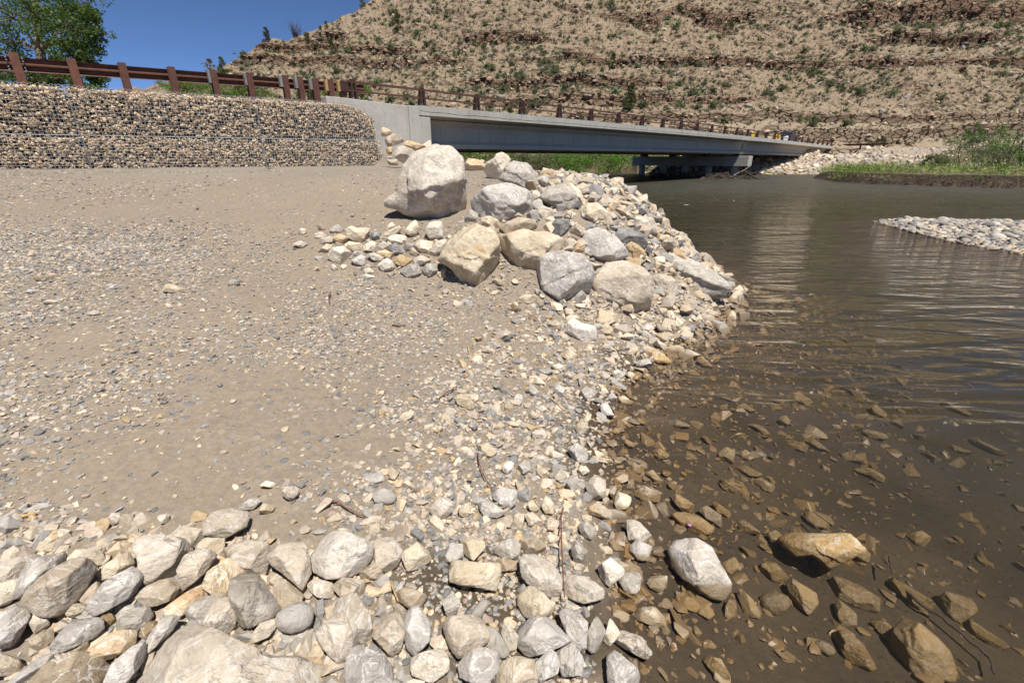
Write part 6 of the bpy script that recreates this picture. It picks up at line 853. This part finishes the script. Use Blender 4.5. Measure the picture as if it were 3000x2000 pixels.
for a in ((785, 110, 34, 48, 'dark round juniper standing alone on the hill skyline'), (902, 117, 30, 38, 'dark juniper just below the skyline, right of the bare grey shrub'), (941, 90, 15, 26, 'narrow juniper on the skyline, smaller of a close pair'), (958, 78, 20, 28, 'rounder juniper on the skyline, larger of a close pair'), (976, 142, 46, 48, 'broad yellowish juniper on the slope below the skyline pair'), (1063, 6, 28, 30, 'juniper cut off by the top edge on the cliff brow'), (1168, 62, 40, 58, 'tall yellow-green juniper on the bare upper slope'), (1846, 292, 46, 84, 'tallest dark juniper, right behind the bridge railing'), (1795, 180, 26, 44, 'small dark juniper on open slope above the tallest juniper'), (1517, 258, 16, 28, 'tiny juniper on the slope left of the tallest one'), (1496, 314, 20, 34, 'small juniper partly hidden behind the bridge railing'), (2885, 6, 60, 30, 'broad dark juniper cut off by the top edge above the cliff'), (2140, 70, 22, 30, 'juniper at the left foot of the brown cliff'), (620, 196, 40, 40, 'dark juniper left of the hill foot behind the guardrail'), (655, 194, 36, 44, 'dark juniper against the hill foot, next to another one')): juniper(*a)
def twiggy(px, py, w, h, lab, n=40, depth=None, onhill=True, mat_='root', nm='bare_shrub'):
    B0 = hhit(px, py+h/2)[0] if onhill else at_d(px, py+h/2, depth); dp = float((B0-E0)@FWC); H, Wd = h/FPX*dp, w/FPX*dp; rng = np.random.default_rng(int(px+py)); mb = MB()
    for k in range(n): e = np.array((rng.normal(0, .28)*Wd, rng.normal(0, .2)*Wd, H*rng.uniform(.5, 1.05))); mb.tube([(0, 0, -.1), e*.5+rng.normal(0, .06, 3)*H, e], [H*.014, H*.010, H*.004], 3)
    o = mb.build(nm, M[mat_]); o.location = Vector(B0); return tag(o, lab, 'shrub')
twiggy(865, 92, 40, 44, 'bare grey leafless shrub on the hill skyline', 60)
# willows and bushes along the far bank
def bush(px, py, w, h, depth, m_, lab, nm='willow_bush', grp=None, n=2200, size=.085, zb=None):
    B0 = at_d(px, py+h/2, depth); H, Wd = h/FPX*depth*(1.45 if depth > 58 else 1.1), w/FPX*depth*(1.4 if depth > 58 else 1.1); rng = np.random.default_rng(int(px*3+py)); root = empty(nm, B0); tag(root, lab, 'bush', grp); mb = MB(); LV = []
    for k in range(9): e = np.array((rng.normal(0, .25)*Wd, rng.normal(0, .25)*Wd, H*rng.uniform(.5, .95))); mb.tube([(rng.normal(0, .08)*Wd, 0, -.3), e*.55, e], [H*.014, H*.01, H*.004], 4)
    mb.build('stems', M['bark'], root)
    for k in range(22): a = rng.uniform(0, 6.28); rr_ = Wd*.46*math.sqrt(rng.uniform()); f = rng.uniform(.05, 1)*math.sqrt(max(.08, 1-(rr_/(Wd*.52))**2)); LV.append(leaves(n//22, np.array((math.cos(a)*rr_, math.sin(a)*rr_, f*H*.9)), np.array((Wd*.14, Wd*.14, H*.14)), size*depth/50, rng, .6, .38))
    LV = np.concatenate(LV); arr_mesh('foliage', LV, quads(len(LV)//4), M[m_], root); return root
for k, a in enumerate([(1345, 462, 70, 46, 66, 'willow', 'green bush under the bridge, right behind the giant pale boulder'), (1400, 470, 80, 50, 64, 'lush', 'bright green bush under the bridge behind the twin-lobed rock'), (1465, 466, 80, 60, 65, 'willow', 'mid green bush under the bridge, above the veined grey boulder'), (1530, 474, 70, 50, 63, 'willowdry', 'dull green bush on the far bank behind the point'), (1580, 480, 80, 56, 62, 'willowdry', 'greyish bush at the water edge of the far bank'), (1640, 466, 80, 62, 65, 'willow', 'rounded green bush at middle of the gap under the bridge'), (1690, 484, 70, 40, 62, 'lush', 'low bright green bush by the far bank waterline'), (1740, 466, 90, 60, 65, 'willow', 'large green bush on the far bank, left of the pier cap'), (1790, 486, 80, 40, 62, 'lush', 'low vivid green bush nearest the pier on its left'), (1850, 478, 90, 54, 64, 'lush', 'vivid green bush directly behind the outer pier column'), (1930, 492, 70, 36, 69, 'willow', 'green bush between the first two pier columns'), (2010, 492, 70, 34, 70, 'willowdry', 'dull bush between the middle pier columns'), (2080, 490, 60, 30, 71, 'willowdry', 'dull bush behind the pier column nearest its bright end')]): bush(*a)
for a in [(2800, 440, 120, 70, 41, 'willowdry', 'grey-green willow at the left end of the grassy bank'), (2870, 432, 110, 90, 42, 'willowdry', 'wind-bent willow in the middle of the grassy bank'), (2940, 420, 110, 110, 40, 'willow', 'tall willow on the grassy bank close to the frame edge'), (2990, 445, 90, 110, 37, 'willow', 'large green willow at the outer right end of grassy bank'), (2905, 470, 90, 56, 37, 'willowdry', 'low dull willow in front of the tall one on the bank'), (2740, 468, 60, 36, 40, 'willowdry', 'thin scrubby willow where the bank meets the gravel'), (2850, 393, 50, 50, 46, 'willow', 'slim green sapling behind the willows on the bank')]: bush(*a, n=2000, size=.095)
for k, (px, w, h) in enumerate(((520, 60, 50), (575, 80, 40), (640, 80, 34), (700, 70, 36), (760, 60, 30), (905, 50, 34), (960, 70, 30), (1065, 40, 28))): bush(px, 268+.02*px-h/2, w, h, 66, ('willow', 'lush')[k % 2], ('green', 'yellow-green')[k % 2]+(' bush at the hill foot behind guardrail, ')+('leftmost of the row', 'second of the row', 'third of the row', 'before the paired posts', 'near the spaced blocks', 'between the blocked posts', 'beside the yellow blocks', 'at the guardrail end')[k], grp='bushes at the foot of the hill')
# grass and roots of the eroded bank
rg = np.random.default_rng(70); n = 26000; x = rg.uniform(22, 48, n); y = rg.uniform(24, 50, n); df = poly_sdf(FAR, x, y); ok = (df > .12) & (rg.uniform(size=n) < np.exp(-np.maximum(df-.2, 0)/4.)*np.where(df < .45, .6, 1)*np.clip(.75+1.2*f2(x, y, .5, 75), .1, 1)) & (x/y < 1.25); x, y, df = x[ok], y[ok], df[ok]; z = Zg(x, y)
tv = [shrub_mesh(9, 90+k, .20, .10, 1.3) for k in range(4)]; mass('bank_grass', np.stack([x, y], 1), z-.02, tv, rg, .18, .75, M['grass'], 'bright green grass leaning over the eroded river bank', 'grass', np.array([(.19, .31, .04), (.16, .27, .035), (.23, .32, .06), (.26, .28, .09), (.36, .31, .16)]))
n = 9000; x = rg.uniform(-16, 26, n); y = rg.uniform(58, 82, n); df = poly_sdf(FAR, x, y); ok = (df > .1) & (df < 9) & (x < 22+.0*y); x, y = x[ok], y[ok]; mass('bank_grass', np.stack([x, y], 1), Zg(x, y)-.02, [v*np.array((1.2, 1.2, 1)) for v in tv], rg, .6, 1.3, M['grass'], 'green grass and weeds on the far bank under the bridge', 'grass', np.array([(.12, .22, .03), (.10, .16, .04), (.14, .20, .05), (.22, .20, .09)]))
mb = MB(); rng = np.random.default_rng(71)
for k in range(260):
    f = rng.uniform(0, 1); pxx = 2450+f*560; pyy = 531+(553-531)*min(1, f*1.05)-rng.uniform(2, 20)*min(1, .3+f); P = hit(pxx, pyy)[1][0]; P = P+(E0-P)/np.linalg.norm(E0-P)*.12; dl = np.array((rng.normal(0, .45), rng.normal(0, .15), rng.uniform(-.45, .15))); mb.tube([P, P+dl*.5+rng.normal(0, .06, 3), P+dl], [.018, .014, .006], 4)
tag(mb.build('roots', M['root']), 'tangle of dark roots and dead stems hanging down the eroded bank', 'roots', kind='stuff')
# driftwood
def stick(reg, pts, r, mat_, lab, nm='stick', lift=.012, depth=None, cat='stick'):
    p = PX(reg, pts); P = hit(p[:, 0], p[:, 1])[1]+np.array((0, 0, lift)) if depth is None else at_d(p[:, 0], p[:, 1], depth); c = P.mean(0); mb = MB(); Q = []
    for k in range(len(P)-1):
        for f in np.linspace(0, 1, 5)[:-1 if k < len(P)-2 else None]: Q.append(P[k]*(1-f)+P[k+1]*f-c+np.array((0, 0, .004*math.sin(9*f+k))))
    mb.tube(Q, np.linspace(r, r*.55, len(Q)), 6); o = mb.build(nm, M[mat_], smooth=True); o.location = Vector(c); return tag(o, lab, cat)
stick('D', [(1760, 268), (1745, 340), (1748, 500), (1756, 690), (1768, 892)], .0042, 'redtwig', 'long straight reddish twig lying across the pale rocks near the water', lift=.055)
stick('F', [(942, 1035), (950, 1110), (985, 1200), (1040, 1285), (1110, 1360), (1180, 1410)], .0036, 'redtwig', 'long curved reddish twig over the shore pebbles', lift=.03); stick('D', [(130, 175), (220, 195), (330, 265), (425, 297)], .004, 'redtwig', 'short bent twig on pebbles below the egg-shaped cobble', lift=.02)
stick('C', [(-10, 296), (120, 276), (255, 258)], .009, 'straw', 'split yellow straw coloured stick at the left edge of the photo', lift=.01); stick('F', [(678, 657), (735, 612), (797, 575)], .0055, 'redtwig', 'short red-brown stick beside the curved cream stone', lift=.03); stick('F', [(872, 275), (885, 330), (907, 388)], .006, 'straw', 'little bundle of straw coloured twigs on the tan soil', lift=.01)
stick('F', [(350, 131), (445, 137)], .007, 'redtwig', 'flat brown stick on bare soil left of the cream stones', lift=.01); stick('R', [(2282, 860), (2268, 890), (2276, 932)], .006, 'redtwig', 'thin crooked twig standing in the soil below the rubble tongue', lift=.03); stick('F', [(1405, 610), (1500, 700), (1570, 745)], .004, 'straw', 'straw coloured stalk on damp soil by the water', lift=.03)
stick('E', [(1543, 548), (1548, 590), (1556, 632)], .007, 'root', 'short dark twig poking out of the shallow water', lift=.10); stick('E', [(1600, 625), (1720, 760), (1860, 850), (1990, 960), (2130, 1080), (2150, 1170)], .008, 'root', 'long dark branch lying under the water', lift=.05); stick('E', [(1070, 262), (1130, 315), (1205, 385)], .007, 'root', 'dark submerged twig between brown sunken rocks', lift=.05)
stick('D', [(590, 800), (612, 860), (636, 918)], .003, 'straw', 'dry grass stalk leaning on a dusty tan rock', lift=.05)
mb = MB(); pq = PX('E', [(412, 285), (430, 277), (444, 290), (436, 303), (415, 298)])
# pink petal on the wet ochre rock
wr = [r for r in ROCKS if (r['label'] or '').startswith('wet ochre rock with a pink')][0]['o']; wV = np.array([v.co[:] for v in wr.data.vertices])+np.array(wr.location); ppx, ppy = to_px(wV); dd_ = np.hypot(ppx-2017, ppy-1548); k = np.argmin(np.linalg.norm(wV-E0, axis=1)+np.where(dd_ < dd_.min()+10, 0, 99)); vw = E0-wV[k]; vw /= np.linalg.norm(vw); rt = np.cross((0, 0, 1), vw); rt /= np.linalg.norm(rt); uu_ = np.cross(vw, rt)
M['petal'] = plain('pink_petal', (.62, .26, .60), .6, 0, .1, 30, 0); ring = [vw*.010+rt*.011*math.cos(t)+uu_*.008*math.sin(t)*(1+.3*math.cos(2*t)) for t in np.linspace(0, 6.283, 13)[:-1]]
mb.add([vw*.013]+ring+[vw*.006], [(0, i+1, (i+1) % 12+1) for i in range(12)]+[(13, (i+1) % 12+1, i+1) for i in range(12)]); o = mb.build('petal', M['petal'], smooth=True); o.location = Vector(wV[k]); tag(o, 'small pink flower petal lying on a wet ochre rock', 'petal')
def heap(px0, px1, py, depth, n, lab, mat_):
    rng = np.random.default_rng(int(px0)); c = at_d((px0+px1)/2, py, depth); c[2] = 0; root = None; mb = MB(); wd = (px1-px0)/FPX*depth
    for k in range(n): s = np.array((rng.uniform(-.5, .5)*wd, rng.normal(0, .8), rng.uniform(-.1, .35))); d = np.array((rng.normal(0, 1.1), rng.normal(0, .5), rng.normal(.1, .35))); mb.tube([s-d*.5, s+rng.normal(0, .12, 3), s+d*.6, s+d+rng.normal(0, .15, 3)], [.07, .06, .04, .015], 5)
    o = mb.build('driftwood_pile', M[mat_]); o.location = Vector(c); return tag(o, lab, 'driftwood')
heap(1915, 2060, 512, 45, 70, 'dark tangle of driftwood caught between the pier columns', 'root'); heap(2060, 2200, 516, 43.5, 40, 'low brown heap of driftwood at the near end of the pier', 'root')
stick('N', [(2133, 524), (2160, 508), (2178, 500), (2196, 488)], .055, 'wood', 'pale dead branch sticking up from the water at the pier', nm='dead_branch', depth=43., cat='branch'); stick('N', [(2470, 531), (2440, 528), (2415, 526)], .05, 'wood', 'pale log lying in the water at the tip of the grassy bank', nm='drift_log', depth=40, cat='log'); stick('N', [(2535, 538), (2550, 524), (2580, 515)], .06, 'wood', 'weathered log leaning on the eroded bank near its tip', nm='drift_log', depth=37.5, cat='log')
b_ = arr_mesh('weeds', shrub_mesh(60, 5, .10, .2, .5)*.22, quads(60), M['lush']); b_.location = Vector(hit(788, 500)[1][0]); tag(b_, 'tiny green weed at the foot of the gabion wall', 'weed')
